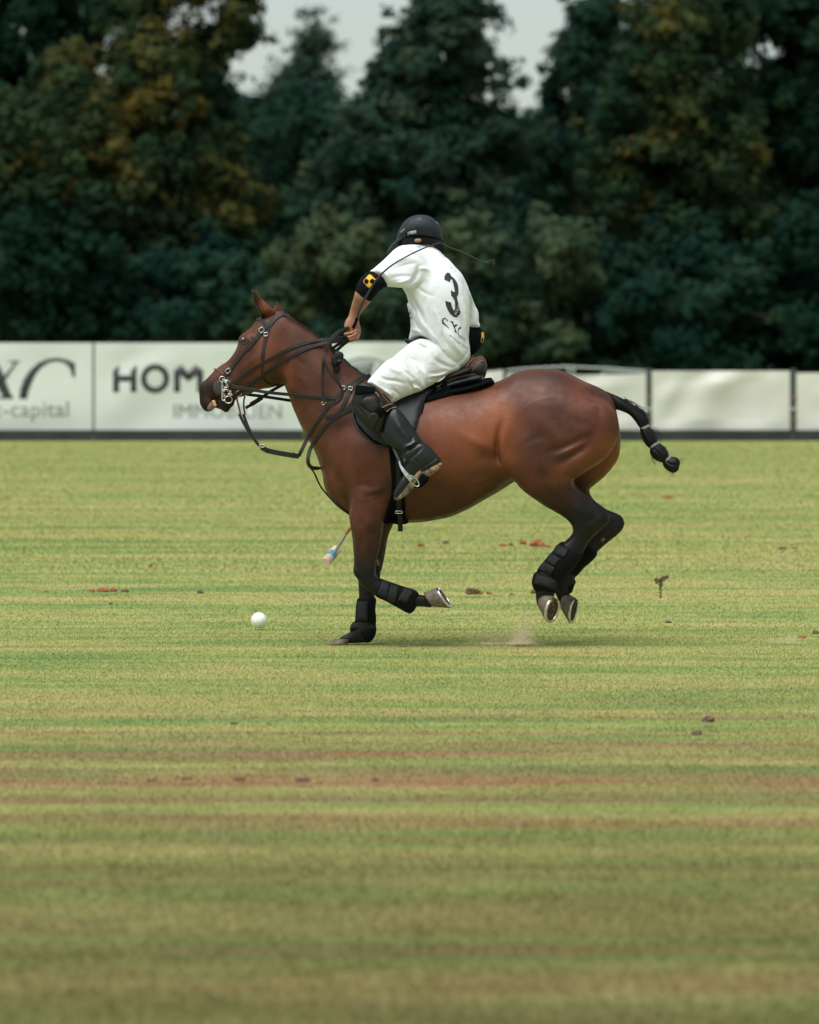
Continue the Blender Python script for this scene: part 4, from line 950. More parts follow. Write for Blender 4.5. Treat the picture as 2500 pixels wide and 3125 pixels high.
# ------------------------------------------------------------------ the rider
def cloth_mat(name, col, wr=0.35, sc=9.0, rough=0.85, dirt=None):
    m = bpy.data.materials.new(name); m.use_nodes = True
    n = m.node_tree.nodes; l = m.node_tree.links; b = n['Principled BSDF']
    b.inputs['Roughness'].default_value = rough; b.inputs['Specular IOR Level'].default_value = 0.25
    b.inputs['Sheen Weight'].default_value = 0.08
    tc = n.new('ShaderNodeTexCoord')
    nz = n.new('ShaderNodeTexNoise'); nz.inputs['Scale'].default_value = sc; nz.inputs['Detail'].default_value = 5; nz.inputs['Distortion'].default_value = 0.6
    l.new(tc.outputs['Object'], nz.inputs['Vector'])
    fine = n.new('ShaderNodeTexNoise'); fine.inputs['Scale'].default_value = 420; l.new(tc.outputs['Object'], fine.inputs['Vector'])
    b1 = n.new('ShaderNodeBump'); b1.inputs['Strength'].default_value = wr; b1.inputs['Distance'].default_value = 0.02; l.new(nz.outputs['Fac'], b1.inputs['Height'])
    b2 = n.new('ShaderNodeBump'); b2.inputs['Strength'].default_value = 0.15; b2.inputs['Distance'].default_value = 0.001; l.new(fine.outputs['Fac'], b2.inputs['Height']); l.new(b1.outputs[0], b2.inputs['Normal'])
    l.new(b2.outputs[0], b.inputs['Normal'])
    rp = n.new('ShaderNodeValToRGB'); rp.color_ramp.elements[0].position = 0.3; rp.color_ramp.elements[1].position = 0.72
    rp.color_ramp.elements[0].color = (*col, 1); rp.color_ramp.elements[1].color = (*(dirt or tuple(c * 0.95 for c in col)), 1)
    n3 = n.new('ShaderNodeTexNoise'); n3.inputs['Scale'].default_value = 5; n3.inputs['Detail'].default_value = 6; l.new(tc.outputs['Object'], n3.inputs['Vector'])
    l.new(n3.outputs['Fac'], rp.inputs[0]); l.new(rp.outputs[0], b.inputs['Base Color'])
    return m
M_shirt = cloth_mat('white_jersey', (0.80, 0.83, 0.89), 0.42, 9)
M_breech = cloth_mat('white_breeches', (0.77, 0.785, 0.81), 0.55, 12, dirt=(0.70, 0.705, 0.71))
M_skin = mat('skin', (0.40, 0.20, 0.125), 0.5, spec=0.4, bump=0.2, bscale=120, col2=(0.30, 0.135, 0.082), vscale=22)
M_helmet = mat('helmet_navy', (0.022, 0.031, 0.042), 0.6, spec=0.25, bump=0.05, bscale=300, var=0.2, vscale=6)
M_helmet_d = mat('helmet_lining', (0.004, 0.005, 0.008), 0.8, spec=0.15)
M_boot = mat('boot_leather', (0.008, 0.011, 0.012), 0.33, spec=0.42, bump=0.10, bscale=26, var=0.3, vscale=6)
M_padblk = mat('black_elbow_pad', (0.0035, 0.0045, 0.007), 0.85, spec=0.12, bump=0.2, bscale=240)
M_yellow = mat('yellow_badge', (0.72, 0.40, 0.02), 0.6)
M_guard = mat('knee_guard_leather', (0.014, 0.0125, 0.012), 0.5, spec=0.3, bump=0.15, bscale=150, var=0.35, vscale=9)
M_ink = mat('black_ink', (0.030, 0.033, 0.036), 0.7, var=0.3, vscale=12)
M_grey_ink = mat('grey_ink', (0.20, 0.22, 0.23), 0.8)
M_solet = mat('boot_sole', (0.30, 0.19, 0.11), 0.8, col2=(0.035, 0.028, 0.024), vscale=38, bump=0.3)
M_hairy = mat('rider_hair', (0.007, 0.006, 0.006), 0.7, spec=0.2, bump=0.5, bscale=200)
rider = empty('person', P(1300, 1200, 0))
tag(rider, 'polo rider in white shirt number 3, white breeches and navy helmet leaning off the saddle', 'person')
wr = lambda k, pts, wd, dep: (Z(k, *pts), wd * 0.85, dep * 1.45)

# body under the clothes: head, neck, trunk, both arms, both legs; skin shows at hand, forearm and neck
NX = lambda u, v: Z('B', (u, v))[0]
fore_arm = Z('B', (470, 640), (400, 640), (340, 700), (305, 770), (285, 840), (262, 920), (240, 1000), (222, 1045), (212, 1085), (240, 1110), (300, 1090), (326, 1040), (338, 985), (365, 945), (402, 905), (440, 855), (500, 770), (540, 700))
hand_palm = Z('J', (425, 1110), (500, 1085), (600, 1095), (660, 1140), (705, 1220), (726, 1320), (718, 1430), (690, 1500), (640, 1560), (560, 1540), (480, 1450), (420, 1370), (375, 1270), (385, 1200))
fing = [Z('J', (610, 1315), (645, 1325), (645, 1375), (560, 1420), (470, 1440), (380, 1470), (352, 1430), (380, 1395), (480, 1395), (560, 1370)),
        Z('J', (630, 1380), (652, 1410), (640, 1455), (560, 1500), (470, 1520), (420, 1500), (425, 1470), (500, 1460), (570, 1430)),
        Z('J', (640, 1450), (645, 1490), (600, 1540), (530, 1575), (470, 1565), (445, 1535), (480, 1520), (560, 1510)),
        Z('J', (600, 1530), (590, 1570), (530, 1612), (500, 1605), (470, 1570), (500, 1555), (560, 1545)),
        Z('J', (690, 1440), (705, 1480), (680, 1545), (640, 1580), (605, 1570), (605, 1530), (640, 1490))]
head_p = Z('M', (470, 560), (600, 330), (800, 230), (1000, 230), (1200, 330), (1310, 520), (1330, 680), (1250, 800), (1050, 860), (850, 900), (640, 960), (520, 1000), (420, 960), (400, 880), (370, 840), (420, 760), (430, 660))
neck_p = Z('M', (700, 700), (1250, 680), (1300, 850), (1250, 1050), (900, 1100), (700, 1000))
trunk_p = Z('B', (700, 420), (850, 400), (1020, 440), (1150, 580), (1230, 720), (1270, 900), (1270, 1200), (1200, 1380), (1050, 1350), (900, 1200), (830, 1050), (790, 850), (770, 700), (700, 560))
upper_p = Z('B', (560, 510), (700, 420), (850, 440), (860, 600), (740, 700), (560, 690), (440, 790), (360, 770), (370, 680), (450, 600))
far_arm = Z('B', (1180, 640), (1250, 680), (1310, 820), (1350, 920), (1370, 1060), (1400, 1140), (1395, 1220), (1340, 1310), (1335, 1360), (1312, 1362), (1310, 1290), (1300, 1160), (1280, 1000), (1200, 860))
body_me = inflate('person_body', [part(trunk_p, 0.01, 0.92, 0.05), part(neck_p, 0.0, 0.7, 0.03), part(head_p, -0.005, 0.66, 0.02),
    part(upper_p, [(1240, 780, -0.12), (1110, 860, -0.19)], 0.5, 0.03), part(fore_arm, [(1130, 860, -0.19), (1060, 1000, -0.12)], 0.72, 0.02, 3),
    part(hand_palm, -0.115, 0.72, 0.012, 2), part(fing[0], -0.150, 0.95, 0.004, 1.5), part(fing[1], -0.152, 0.95, 0.004, 1.5), part(fing[2], -0.148, 0.95, 0.004, 1.5), part(fing[3], -0.138, 0.95, 0.004, 1.5), part(fing[4], -0.135, 0.95, 0.005, 1.5),
    part(far_arm, [(1420, 860, 0.18), (1440, 1020, 0.26), (1440, 1090, 0.30)], 0.5, 0.02)], 0.0042, smooth=2)
pbody = link('body', body_me, M_skin, rider)
PBd = bvh_of(body_me)
link('hair', inflate('hair', [part(Z('M', (480, 600), (700, 540), (1000, 540), (1300, 620), (1372, 680), (1392, 800), (1400, 960), (1380, 990), (1300, 900), (1150, 800), (1000, 790), (800, 800), (640, 790), (420, 830)), -0.01, 1.62, 0.01, 3)], 0.005, smooth=2), M_hairy, rider)
link('ear', inflate('ear', [part(Z('M', (770, 650), (850, 635), (905, 660), (890, 700), (800, 705), (755, 690)), -0.097, 0.40, 0.01, 2)], 0.003, smooth=1), M_skin, rider)
ring('bracelet', P(*Z('J', (515, 1125))[0], -0.13), 0.022, 0.004, 0.0013, M_steel, rider, (0, -1, 0.25), R(-14))

# shirt
shirt_me = inflate('shirt', [
    part(Z('B', (640, 430), (700, 372), (770, 347), (850, 349), (920, 368), (990, 381), (1050, 418), (1082, 468), (1122, 500), (1182, 568), (1232, 622), (1272, 700), (1300, 775), (1312, 860), (1304, 960), (1298, 1080), (1292, 1190), (1302, 1262), (1306, 1345), (1288, 1392), (1212, 1456), (1110, 1418), (1025, 1355), (978, 1292), (942, 1232), (885, 1186), (842, 1186), (782, 1206), (770, 1190), (780, 1150), (790, 1092), (785, 1002), (766, 922), (750, 862), (735, 792), (716, 742), (690, 660), (640, 540)), 0.0, [(1250, 800, .95), (1340, 950, 1.0), (1300, 1060, 1.10), (1390, 1100, 1.3)], 0.04),
    part(Z('B', (592, 460), (650, 405), (720, 372), (830, 390), (880, 480), (885, 590), (850, 670), (770, 735), (715, 740), (640, 734), (578, 727), (552, 680), (522, 640), (470, 615), (424, 605), (478, 562), (545, 505)), [(1240, 780, -0.125), (1150, 850, -0.185)], [(1240, 780, .62), (1150, 850, .90)], 0.06),
    part(Z('B', (1150, 560), (1232, 625), (1275, 705), (1305, 780), (1332, 848), (1352, 900), (1380, 960), (1384, 1040), (1396, 1076), (1378, 1090), (1302, 1078), (1300, 1000), (1260, 900), (1180, 720)), [(1400, 840, 0.12), (1450, 980, 0.24)], 1.15, 0.05),
], 0.0042, [
    wr('B', [(760, 760), (800, 830), (870, 960), (900, 1040), (960, 1150)], 7, -0.012), wr('B', [(720, 750), (770, 860), (830, 950), (842, 1010)], 6, -0.012), wr('B', [(850, 900), (870, 1000), (940, 1120), (1030, 1230), (1120, 1330)], 9, 0.009),
    wr('B', [(880, 1050), (960, 1200), (1060, 1320), (1190, 1420)], 7, -0.008), wr('B', [(1190, 900), (1230, 1020), (1260, 1150), (1280, 1300)], 6, -0.006), wr('B', [(1230, 820), (1270, 960), (1290, 1120)], 6, 0.006), wr('B', [(1100, 1100), (1180, 1250), (1280, 1370)], 8, 0.006), wr('B', [(1010, 1060), (1080, 1200), (1180, 1330)], 8, -0.005),
    wr('B', [(860, 540), (830, 640), (760, 720)], 8, -0.012), wr('B', [(850, 580), (900, 570), (960, 590)], 6, 0.004), wr('B', [(600, 660), (700, 640), (800, 640)], 6, -0.005), wr('B', [(640, 700), (720, 690), (820, 650)], 5, 0.005), wr('B', [(580, 560), (680, 500), (780, 470)], 7, 0.005), wr('B', [(600, 600), (720, 550), (850, 520)], 6, -0.005), wr('B', [(790, 760), (860, 720), (900, 690)], 5, -0.005),
    wr('B', [(830, 1150), (900, 1180), (960, 1260), (1010, 1330)], 5, -0.008), wr('B', [(790, 1110), (850, 1120), (900, 1160)], 6, 0.006), wr('B', [(940, 480), (1010, 560), (1060, 680)], 14, -0.004), wr('B', [(1310, 1000), (1350, 960), (1375, 950)], 4, -0.008), wr('B', [(1310, 1040), (1370, 1020)], 4, 0.005), wr('B', [(1130, 600), (1220, 720), (1260, 850)], 10, 0.004),
    wr('B', [(1150, 1420), (1230, 1380), (1290, 1300)], 5, -0.005), wr('B', [(900, 620), (930, 760), (920, 900), (960, 1040)], 7, -0.004), wr('B', [(980, 900), (1040, 1050), (1060, 1180), (1120, 1290)], 6, 0.005), wr('B', [(820, 700), (900, 780), (1000, 820)], 6, -0.004), wr('B', [(700, 420), (800, 440), (880, 500)], 8, -0.004), wr('B', [(500, 590), (560, 620), (600, 680)], 5, 0.004), wr('B', [(940, 1150), (1000, 1240), (1090, 1300)], 5, 0.006), wr('B', [(820, 1000), (850, 1090), (900, 1140)], 5, -0.006), wr('B', [(1230, 650), (1290, 800), (1320, 940)], 6, -0.006), wr('B', [(530, 650), (575, 720)], 3, -0.003),
], smooth=1, relief_y=(0.06, 0.0))
shirt = link('shirt', shirt_me, M_shirt, rider)
SHB = bvh_of(shirt_me)
strap('hem', Z('B', (428, 606), (470, 617), (520, 643), (550, 680), (577, 726)), 5, M_shirt, shirt, SHB, 0.003, off=0.0)
strap('hem', Z('B', (885, 1192), (942, 1238), (978, 1298), (1025, 1360), (1110, 1420), (1208, 1452)), 7, M_shirt, shirt, SHB, 0.003, off=-0.001, smooth=2)
pr = lambda nm, poly, m=M_ink, holes=(), sm=False: patch(nm, poly, SHB, m, shirt, 0.0006, off=0.0012, cell=7, holes=holes, smooth_outline=sm, edge_step=4)
pr('number_three', Z('L', (346, 450), (348, 390), (375, 340), (410, 318), (450, 335), (475, 385), (530, 430), (575, 490), (603, 560), (612, 640), (610, 720), (580, 775), (590, 830), (605, 890), (612, 940), (625, 990), (648, 1060), (635, 1100), (570, 1165), (510, 1140), (450, 1085), (405, 1010), (375, 930), (362, 848), (475, 882), (482, 940), (505, 1000), (528, 1040), (548, 985), (545, 900), (540, 850), (510, 790), (472, 745), (470, 645), (512, 680), (545, 682), (530, 610), (510, 520), (495, 460), (480, 440), (460, 455), (450, 498)))
pr('letter_s', Z('L', (420, 1245), (412, 1215), (385, 1185), (345, 1168), (310, 1190), (296, 1225), (305, 1270), (350, 1305), (400, 1340), (440, 1378), (425, 1345), (385, 1305), (345, 1262), (325, 1228), (330, 1200), (352, 1188), (385, 1205), (400, 1230)))
pr('letter_x', Z('L', (443, 1218), (500, 1235), (520, 1250), (512, 1262), (530, 1310), (560, 1290), (600, 1300), (575, 1320), (545, 1345), (560, 1400), (585, 1460), (560, 1450), (530, 1410), (545, 1400), (520, 1340), (490, 1270), (470, 1240)))
pr('letter_c', Z('L', (665, 1335), (650, 1372), (615, 1385), (605, 1415), (612, 1460), (630, 1520), (610, 1490), (596, 1440), (597, 1390), (615, 1355), (640, 1338)))
def text_px(nm, txt, o, ex, ey, bvh, m, parent, off=0.0015, weight=0.0):
    """small lettering: o = origin px, ex / ey = px vectors of one unit of text width / height"""
    cu = bpy.data.curves.new(nm, 'FONT'); cu.body = txt; cu.resolution_u = 2; cu.offset = weight
    tmp = bpy.data.objects.new(nm, cu); C.objects.link(tmp)
    dg = bpy.context.evaluated_depsgraph_get(); me = bpy.data.meshes.new_from_object(tmp.evaluated_get(dg)); bpy.data.objects.remove(tmp)
    for v in me.vertices:
        px = o[0] + ex[0] * v.co.x + ey[0] * v.co.y; py = o[1] + ex[1] * v.co.x + ey[1] * v.co.y
        h_ = hit(bvh, px, py)
        if h_ is None:
            v.co = P(px, py, 0); v.co = Vector(bvh.find_nearest(v.co)[0]) + Vector((0, -off, 0))
        else: v.co = h_[0] + Vector((h_[1].x, min(h_[1].y, -0.3), h_[1].z)).normalized() * off
    me.materials.clear()
    return link(nm, me, m, parent, smooth=False)
pr('print_tail', Z('L', (576, 1130), (640, 1070), (640, 1095), (572, 1160)), M_ink)
text_px('polo_lettering', 'POLO', Z('L', (572, 1125))[0], (4, -11.5), (-9, -6), SHB, M_white_print, shirt, 0.003)
text_px('fine_print', 'capital', Z('L', (600, 1500))[0], (8.5, 6.5), (2.5, -11), SHB, M_grey_ink, shirt)
text_px('fine_print', 'gesellschaft', Z('L', (440, 1500))[0], (7.2, 6.2), (2.2, -9), SHB, M_grey_ink, shirt)
text_px('fine_print', 'schaft', Z('L', (670, 1680))[0], (8, 6), (2, -8), SHB, M_grey_ink, shirt)
text_px('fine_print', '( ,w . _ l', Z('L', (425, 205))[0], (6, 5), (2, -7), SHB, M_grey_ink, shirt)
text_px('fine_print', 'al', Z('B', (765, 985))[0], (15, -6), (1, -20), SHB, M_ink, shirt)
text_px('fine_print', 'aft', Z('B', (772, 1025))[0], (10, -4), (1, -13), SHB, M_ink, shirt)

# belt
link('belt', inflate('belt', [part(Z('B', (726, 1188), (750, 1190), (800, 1200), (862, 1176), (960, 1180), (950, 1215), (850, 1200), (800, 1222), (770, 1238), (745, 1222)), -0.05, 1.1, 0.01, 2)], 0.004, smooth=1), M_leather2, rider)
# breeches
br_parts = [part(Z('Q', (522, 716), (620, 600), (740, 470), (860, 390), (980, 290), (1070, 215), (1150, 172), (1250, 150), (1450, 200), (1620, 330), (1740, 480), (1735, 545), (1690, 572), (1570, 622), (1450, 700), (1330, 770), (1220, 830), (1130, 862), (980, 922), (852, 990), (828, 960), (760, 882), (640, 792), (560, 742)),
                 [(1120, 1190, -0.285), (1200, 1150, -0.21), (1290, 1080, -0.085), (1380, 1110, -0.05)], [(1130, 1190, .72), (1230, 1130, .74), (1300, 1070, .70), (1370, 1110, .80)], 0.03)]
breech_me = inflate('breeches', br_parts, 0.0042, [
    wr('Q', [(640, 620), (760, 680), (900, 700), (1060, 740)], 6, -0.006), wr('Q', [(860, 400), (900, 470), (930, 520)], 6, -0.010), wr('Q', [(900, 470), (1000, 560), (1120, 660), (1220, 780)], 6, -0.008), wr('Q', [(1180, 500), (1220, 600), (1270, 720), (1310, 770)], 6, -0.012), wr('Q', [(1230, 520), (1290, 620), (1330, 740)], 6, 0.008),
    wr('Q', [(1060, 700), (1110, 780), (1130, 850)], 5, -0.012), wr('Q', [(1090, 720), (1170, 740), (1240, 800)], 5, -0.010), wr('Q', [(1110, 790), (1180, 790), (1230, 820)], 5, 0.008), wr('Q', [(1320, 600), (1450, 590), (1580, 560)], 5, -0.007), wr('Q', [(1330, 640), (1460, 630), (1600, 590)], 5, 0.006), wr('Q', [(1330, 680), (1440, 670), (1520, 640)], 4, -0.007),
    wr('Q', [(760, 480), (900, 560), (1020, 580)], 9, 0.005), wr('Q', [(980, 320), (1100, 420), (1250, 470)], 9, -0.006), wr('Q', [(1150, 200), (1260, 260), (1340, 300)], 6, -0.008), wr('Q', [(1380, 320), (1420, 420), (1560, 500), (1680, 530)], 7, -0.010), wr('Q', [(560, 690), (680, 780), (830, 880), (920, 930)], 6, 0.005), wr('Q', [(830, 800), (900, 840), (950, 900)], 5, -0.005), wr('Q', [(830, 960), (870, 900), (850, 860)], 4, -0.004)],
    smooth=1, relief_y=(0.0, -0.03))
breeches = link('breeches', breech_me, M_breech, rider)
mirror(breeches, rider)
# long boots
boot_parts = [part(Z('C', (530, 800), (540, 700), (568, 610), (640, 552), (705, 598), (790, 712), (855, 805), (888, 862), (948, 905), (1000, 968), (1030, 1010), (960, 1060), (860, 1110), (780, 1150), (735, 1080), (695, 985), (632, 912), (565, 862)), [(1190, 1260, -0.325), (1290, 1400, -0.355)], [(1200, 1280, .62), (1300, 1400, .50)], 0.02, 3),
              part(Z('C', (735, 1010), (800, 930), (900, 890), (1000, 968), (1050, 1030), (960, 1075), (880, 1112), (820, 1180), (740, 1280), (690, 1335), (655, 1350), (640, 1335), (644, 1290), (690, 1200), (735, 1120)), [(1300, 1400, -0.355), (1210, 1510, -0.375)], [(1300, 1400, .58), (1220, 1500, .62)], 0.02, 3)]
boot_me = inflate('riding_boot', boot_parts, 0.004, [
    wr('C', [(885, 865), (830, 880), (770, 920), (720, 960)], 5, -0.010), wr('C', [(840, 850), (780, 880), (720, 905)], 5, 0.007), wr('C', [(890, 900), (840, 950), (780, 1010)], 3, -0.005), wr('C', [(780, 985), (760, 1030), (745, 1080)], 5, -0.006), wr('C', [(800, 990), (850, 1030), (885, 1070)], 2.5, -0.004), wr('C', [(720, 1000), (740, 1060)], 5, 0.006), wr('C', [(800, 800), (790, 860)], 5, -0.005), wr('C', [(660, 900), (700, 950), (720, 1000)], 5, -0.007), wr('C', [(640, 640), (720, 760), (800, 850)], 14, 0.006)],
    smooth=2, relief_y=(-0.3, -0.32))
rboot = link('riding_boot', boot_me, M_boot, rider)
mirror(rboot, rider)
sole_me = inflate('boot_sole', [part(Z('K', (950, 640), (1150, 520), (1340, 428), (1378, 462), (1365, 500), (1310, 572), (1200, 650), (1085, 722), (1010, 690)), -0.37, 0.8, 0.006, 2), part(Z('K', (366, 1150), (420, 1090), (520, 980), (640, 850), (720, 760), (900, 580), (950, 600), (930, 700), (770, 980), (640, 1100), (490, 1196), (410, 1214), (372, 1195)), -0.372, 0.62, 0.006, 2)], 0.0035, smooth=1)
sole_o = link('boot_sole', sole_me, M_solet, rider)
patch('heel_edge', Z('K', (925, 570), (1280, 335), (1345, 425), (955, 635)), bvh_of(boot_me), M_boot, rider, 0.004, cell=6)
# knee guard
kg = link('knee_guard', inflate('knee_guard', [part(Z('Q', (328, 960), (345, 900), (362, 820), (400, 752), (470, 722), (540, 730), (620, 775), (720, 890), (800, 980), (842, 1010), (790, 1090), (765, 1150), (740, 1260), (700, 1370), (660, 1400), (600, 1372), (520, 1310), (440, 1235), (370, 1150), (330, 1080)), [(1100, 1210, -0.335), (1160, 1310, -0.345)], .60, 0.02, 3)], 0.004,
    [wr('Q', [(420, 960), (440, 1010), (520, 1080), (580, 1120)], 4, -0.005), wr('Q', [(440, 950), (500, 905), (600, 890)], 4, -0.005), wr('Q', [(380, 980), (420, 1060), (480, 1150)], 4, -0.004), wr('Q', [(640, 890), (690, 980), (700, 1040)], 3, -0.005)], smooth=2, relief_y=(-0.3, -0.32)), M_guard, rider)
KB = bvh_of(kg, rboot, breeches)
patch('guard_pad', Z('Q', (432, 985), (470, 925), (560, 898), (640, 912), (668, 960), (688, 1030), (622, 1108), (572, 1118), (500, 1072), (445, 1020)), KB, M_guard, kg, 0.003, cell=6, smooth_outline=True, bulge=0.006)
patch('guard_pad', Z('Q', (528, 1190), (582, 1120), (640, 1132), (680, 1192), (632, 1262), (612, 1350), (562, 1312), (528, 1240)), KB, M_guard, kg, 0.005, cell=6, smooth_outline=True)
patch('guard_strap', Z('Q', (368, 812), (400, 762), (500, 770), (622, 792), (632, 862), (500, 872), (376, 886)), KB, M_pad, kg, 0.004, cell=6)
patch('guard_strap', Z('Q', (632, 1092), (700, 1048), (772, 1108), (694, 1184)), KB, M_pad, kg, 0.004, cell=6)
patch('guard_strap', Z('Q', (708, 1046), (778, 1012), (850, 990), (912, 1052), (840, 1075), (770, 1108)), KB, M_guard, kg, 0.004, cell=6)
for p_ in ([(715, 1052), (780, 1020), (852, 998)], [(762, 1100), (840, 1070), (905, 1046)]):
    strap('stitching', Z('Q', *p_), 3.2, M_tan, kg, KB, 0.004, off=0.005)
strap('stitching', Z('Q', (640, 800), (700, 855), (760, 930), (815, 985)), 3, M_red, kg, KB, 0.004, off=0.003)
strap('stitching', Z('Q', (620, 852), (655, 880), (672, 912)), 3, M_tan, kg, KB, 0.004, off=0.003)

# helmet
helmet = link('helmet', inflate('helmet', [part(Z('M', (360, 650), (400, 500), (450, 388), (530, 270), (640, 176), (780, 126), (920, 114), (1050, 134), (1172, 200), (1270, 310), (1332, 430), (1362, 560), (1368, 700), (1290, 690), (1200, 655), (1050, 618), (900, 600), (740, 605), (600, 635), (470, 690), (400, 700)), -0.01, 1.5, 0.01, 3)], 0.004, smooth=2), M_helmet, rider)
link('peak', inflate('peak', [part(Z('M', (166, 940), (180, 875), (250, 770), (360, 655), (450, 570), (560, 505), (590, 560), (580, 630), (470, 680), (340, 780), (260, 880), (215, 990), (188, 1012), (168, 985)), -0.01, 2.6, 0.01, 3)], 0.004, smooth=2), M_helmet, helmet)
link('neck_guard', inflate('neck_guard', [part(Z('M', (1365, 640), (1390, 760), (1405, 900), (1398, 985), (1370, 960), (1290, 850), (1180, 780), (1240, 700), (1320, 680)), -0.01, 1.6, 0.01, 3)], 0.004, smooth=2), M_helmet_d, helmet)
HEL = bvh_of(helmet)
for (u, v), sq in (((862, 210), 0.6), ((1262, 300), 0.85)):
    h_ = hit(HEL, *Z('M', (u, v))[0]); ring('eyelet', h_[0] + h_[1] * 0.001, 0.0095, 0.0095, 0.0028, mat('eyelet_metal', (0.10, 0.15, 0.17), 0.4, 0.5), helmet, tuple(h_[1]))
text_px('initials', 'AFLL', Z('M', (445, 512))[0], (50 / 7.19, -36 / 7.19), (18 / 7.19, -62 / 7.19), HEL, mat('gold_print', (0.55, 0.50, 0.28), 0.6), helmet)
patch('sticker', Z('M', (655, 475), (795, 448), (798, 512), (655, 532)), HEL, mat('sticker_white', (0.42, 0.52, 0.52), 0.5), helmet, 0.001, cell=4)
patch('sticker', Z('M', (605, 490), (645, 478), (645, 540), (605, 550)), HEL, mat('sticker_teal', (0.18, 0.30, 0.32), 0.5), helmet, 0.001, cell=4)
patch('peak_seam', Z('M', (560, 495), (580, 490), (582, 625), (566, 628)), HEL, M_helmet_d, helmet, 0.002, cell=4)
strap('chin_strap', Z('M', (950, 590), (1010, 620), (1060, 690), (1020, 760)), 4, M_helmet_d, helmet, HEL, 0.003)

# elbow pads
ep = link('elbow_pad', inflate('elbow_pad', [part(Z('B', (436, 600), (490, 618), (540, 655), (582, 716), (540, 742), (492, 785), (442, 850), (402, 858), (350, 832), (311, 785), (316, 735), (342, 675), (385, 625)), [(1140, 840, -0.19), (1100, 900, -0.185)], 1.12, 0.01, 3)], 0.004, smooth=2, grow=0.003), M_padblk, rider)
EB = bvh_of(ep)
Jr = lambda *p: Z('J', *p)
patch('badge', Jr((786, 275), (800, 250), (900, 140), (930, 128), (955, 140), (1050, 235), (1062, 262), (1045, 300), (940, 410), (915, 426), (890, 415), (800, 315)), EB, M_yellow, ep, 0.002, cell=5, edge_step=3)
EB2 = bvh_of(ep, bpy.data.objects['badge'])
patch('badge_square', Jr((800, 278), (815, 240), (850, 215), (885, 240), (905, 268), (885, 315), (855, 335), (820, 320)), EB2, M_padblk, ep, 0.001, off=0.001, cell=5, edge_step=3)
patch('badge_square', Jr((918, 275), (950, 235), (985, 218), (1020, 240), (1048, 268), (1030, 315), (990, 338), (950, 315)), EB2, M_padblk, ep, 0.001, off=0.001, cell=5, edge_step=3)
ep2 = link('elbow_pad', inflate('elbow_pad', [part(Z('B', (1290, 1060), (1385, 1085), (1415, 1120), (1428, 1170), (1418, 1230), (1380, 1290), (1348, 1320), (1310, 1340), (1290, 1290), (1280, 1180)), 0.27, 1.2, 0.01, 3)], 0.004, smooth=2), M_padblk, rider)
EB3 = bvh_of(ep2)
patch('badge', Z('L', (1048, 1445), (1085, 1440), (1092, 1530), (1080, 1600), (1055, 1640), (1030, 1635), (1030, 1600), (1045, 1540)), EB3, M_yellow, ep2, 0.002, cell=4)
patch('badge_square', Z('L', (1050, 1555), (1078, 1548), (1068, 1600), (1048, 1628), (1038, 1618)), bvh_of(ep2, bpy.data.objects['badge.001']), M_padblk, ep2, 0.001, off=0.001, cell=4)

# whip in the rein hand
whip = empty('whip', P(*Z('J', (600, 1250))[0], -0.15))
tag(whip, 'long thin black whip curving up behind the rider from his left hand', 'whip')
M_whip = mat('whip_shaft', (0.020, 0.024, 0.032), 0.35); M_lash = mat('whip_lash', (0.05, 0.045, 0.035), 0.8)
def curve3(z, pts, step=5):
    q = crom([(*Z(z, (p[0], p[1]))[0], p[2]) for p in pts], step); return [P(a, b, c) for a, b, c in q]
hp = curve3('J', [(555, 1300, -.150), (590, 1230, -.152), (625, 1150, -.155), (645, 1090, -.158)], 3)
tube('handle', hp, np.interp(np.arange(len(hp)), [0, len(hp) * .7, len(hp) - 1], [0.0085, 0.0075, 0.0105]), M_pad, whip)
sp_ = curve3('B', [(318, 1010, -.158), (345, 920, -.20), (400, 810, -.26), (500, 655, -.30), (620, 545, -.31), (760, 462, -.30), (900, 396, -.25), (1000, 358, -.21), (1045, 345, -.19)])
tube('shaft', sp_, np.linspace(0.0062, 0.0034, len(sp_)), M_whip, whip)
ls = curve3('B', [(1040, 345, -.19), (1090, 368, -.17), (1140, 392, -.15), (1250, 432, -.12), (1350, 482, -.10), (1425, 516, -.08), (1470, 520, -.07)])
tube('lash', ls, np.linspace(0.0040, 0.0030, len(ls)), M_lash, whip)
for q in range(7):
    tl = curve3('B', [(1425, 514, -.08), (1470, 512 + q * 4 - 8, -.07), (1500, 508 + q * 6 - 10, -.06 + q * .004), (1524, 508 + q * 5, -.06)]); tube('tassel', tl, 0.0018, M_lash, whip)

# mallet swung down on the far side
mallet = empty('polo_mallet', P(1010, 1690, 0.42))
tag(mallet, 'polo mallet with white head and blue band hanging beside the forelegs', 'mallet')
M_cane = mat('cane', (0.42, 0.17, 0.04), 0.45, var=0.25, vscale=60); M_grip = mat('grey_wrap', (0.36, 0.37, 0.33), 0.6, bump=0.3, bscale=200)
M_mhead = mat('bamboo_head', (0.80, 0.66, 0.52), 0.55, col2=(0.72, 0.50, 0.36), vscale=30, bump=0.1); M_blue = mat('blue_band', (0.07, 0.38, 0.58), 0.5, var=0.3, vscale=30)
Nz = lambda u, v: Z('N', (u, v))[0]
y_h, y_m = 0.34, 0.44
p_top = P(1448, 1092, y_h); p_mid = P(*Nz(1115, 665), 0.43); p_bot = P(*Nz(725, 1290), y_m)
tube('shaft', [p_top.lerp(p_mid, t) for t in np.linspace(0, 1, 20)], np.linspace(0.010, 0.0085, 20), M_cane, mallet)
tube('shaft_wrap', [p_mid.lerp(p_bot, t) for t in np.linspace(0, 1, 8)], 0.0085, M_grip, mallet)
a_ = P(*Nz(505, 1510), y_m - 0.085); b_ = P(*Nz(830, 1130), y_m + 0.085)
ax = (b_ - a_)
V = []; F = []; nst = 14; ns = 20
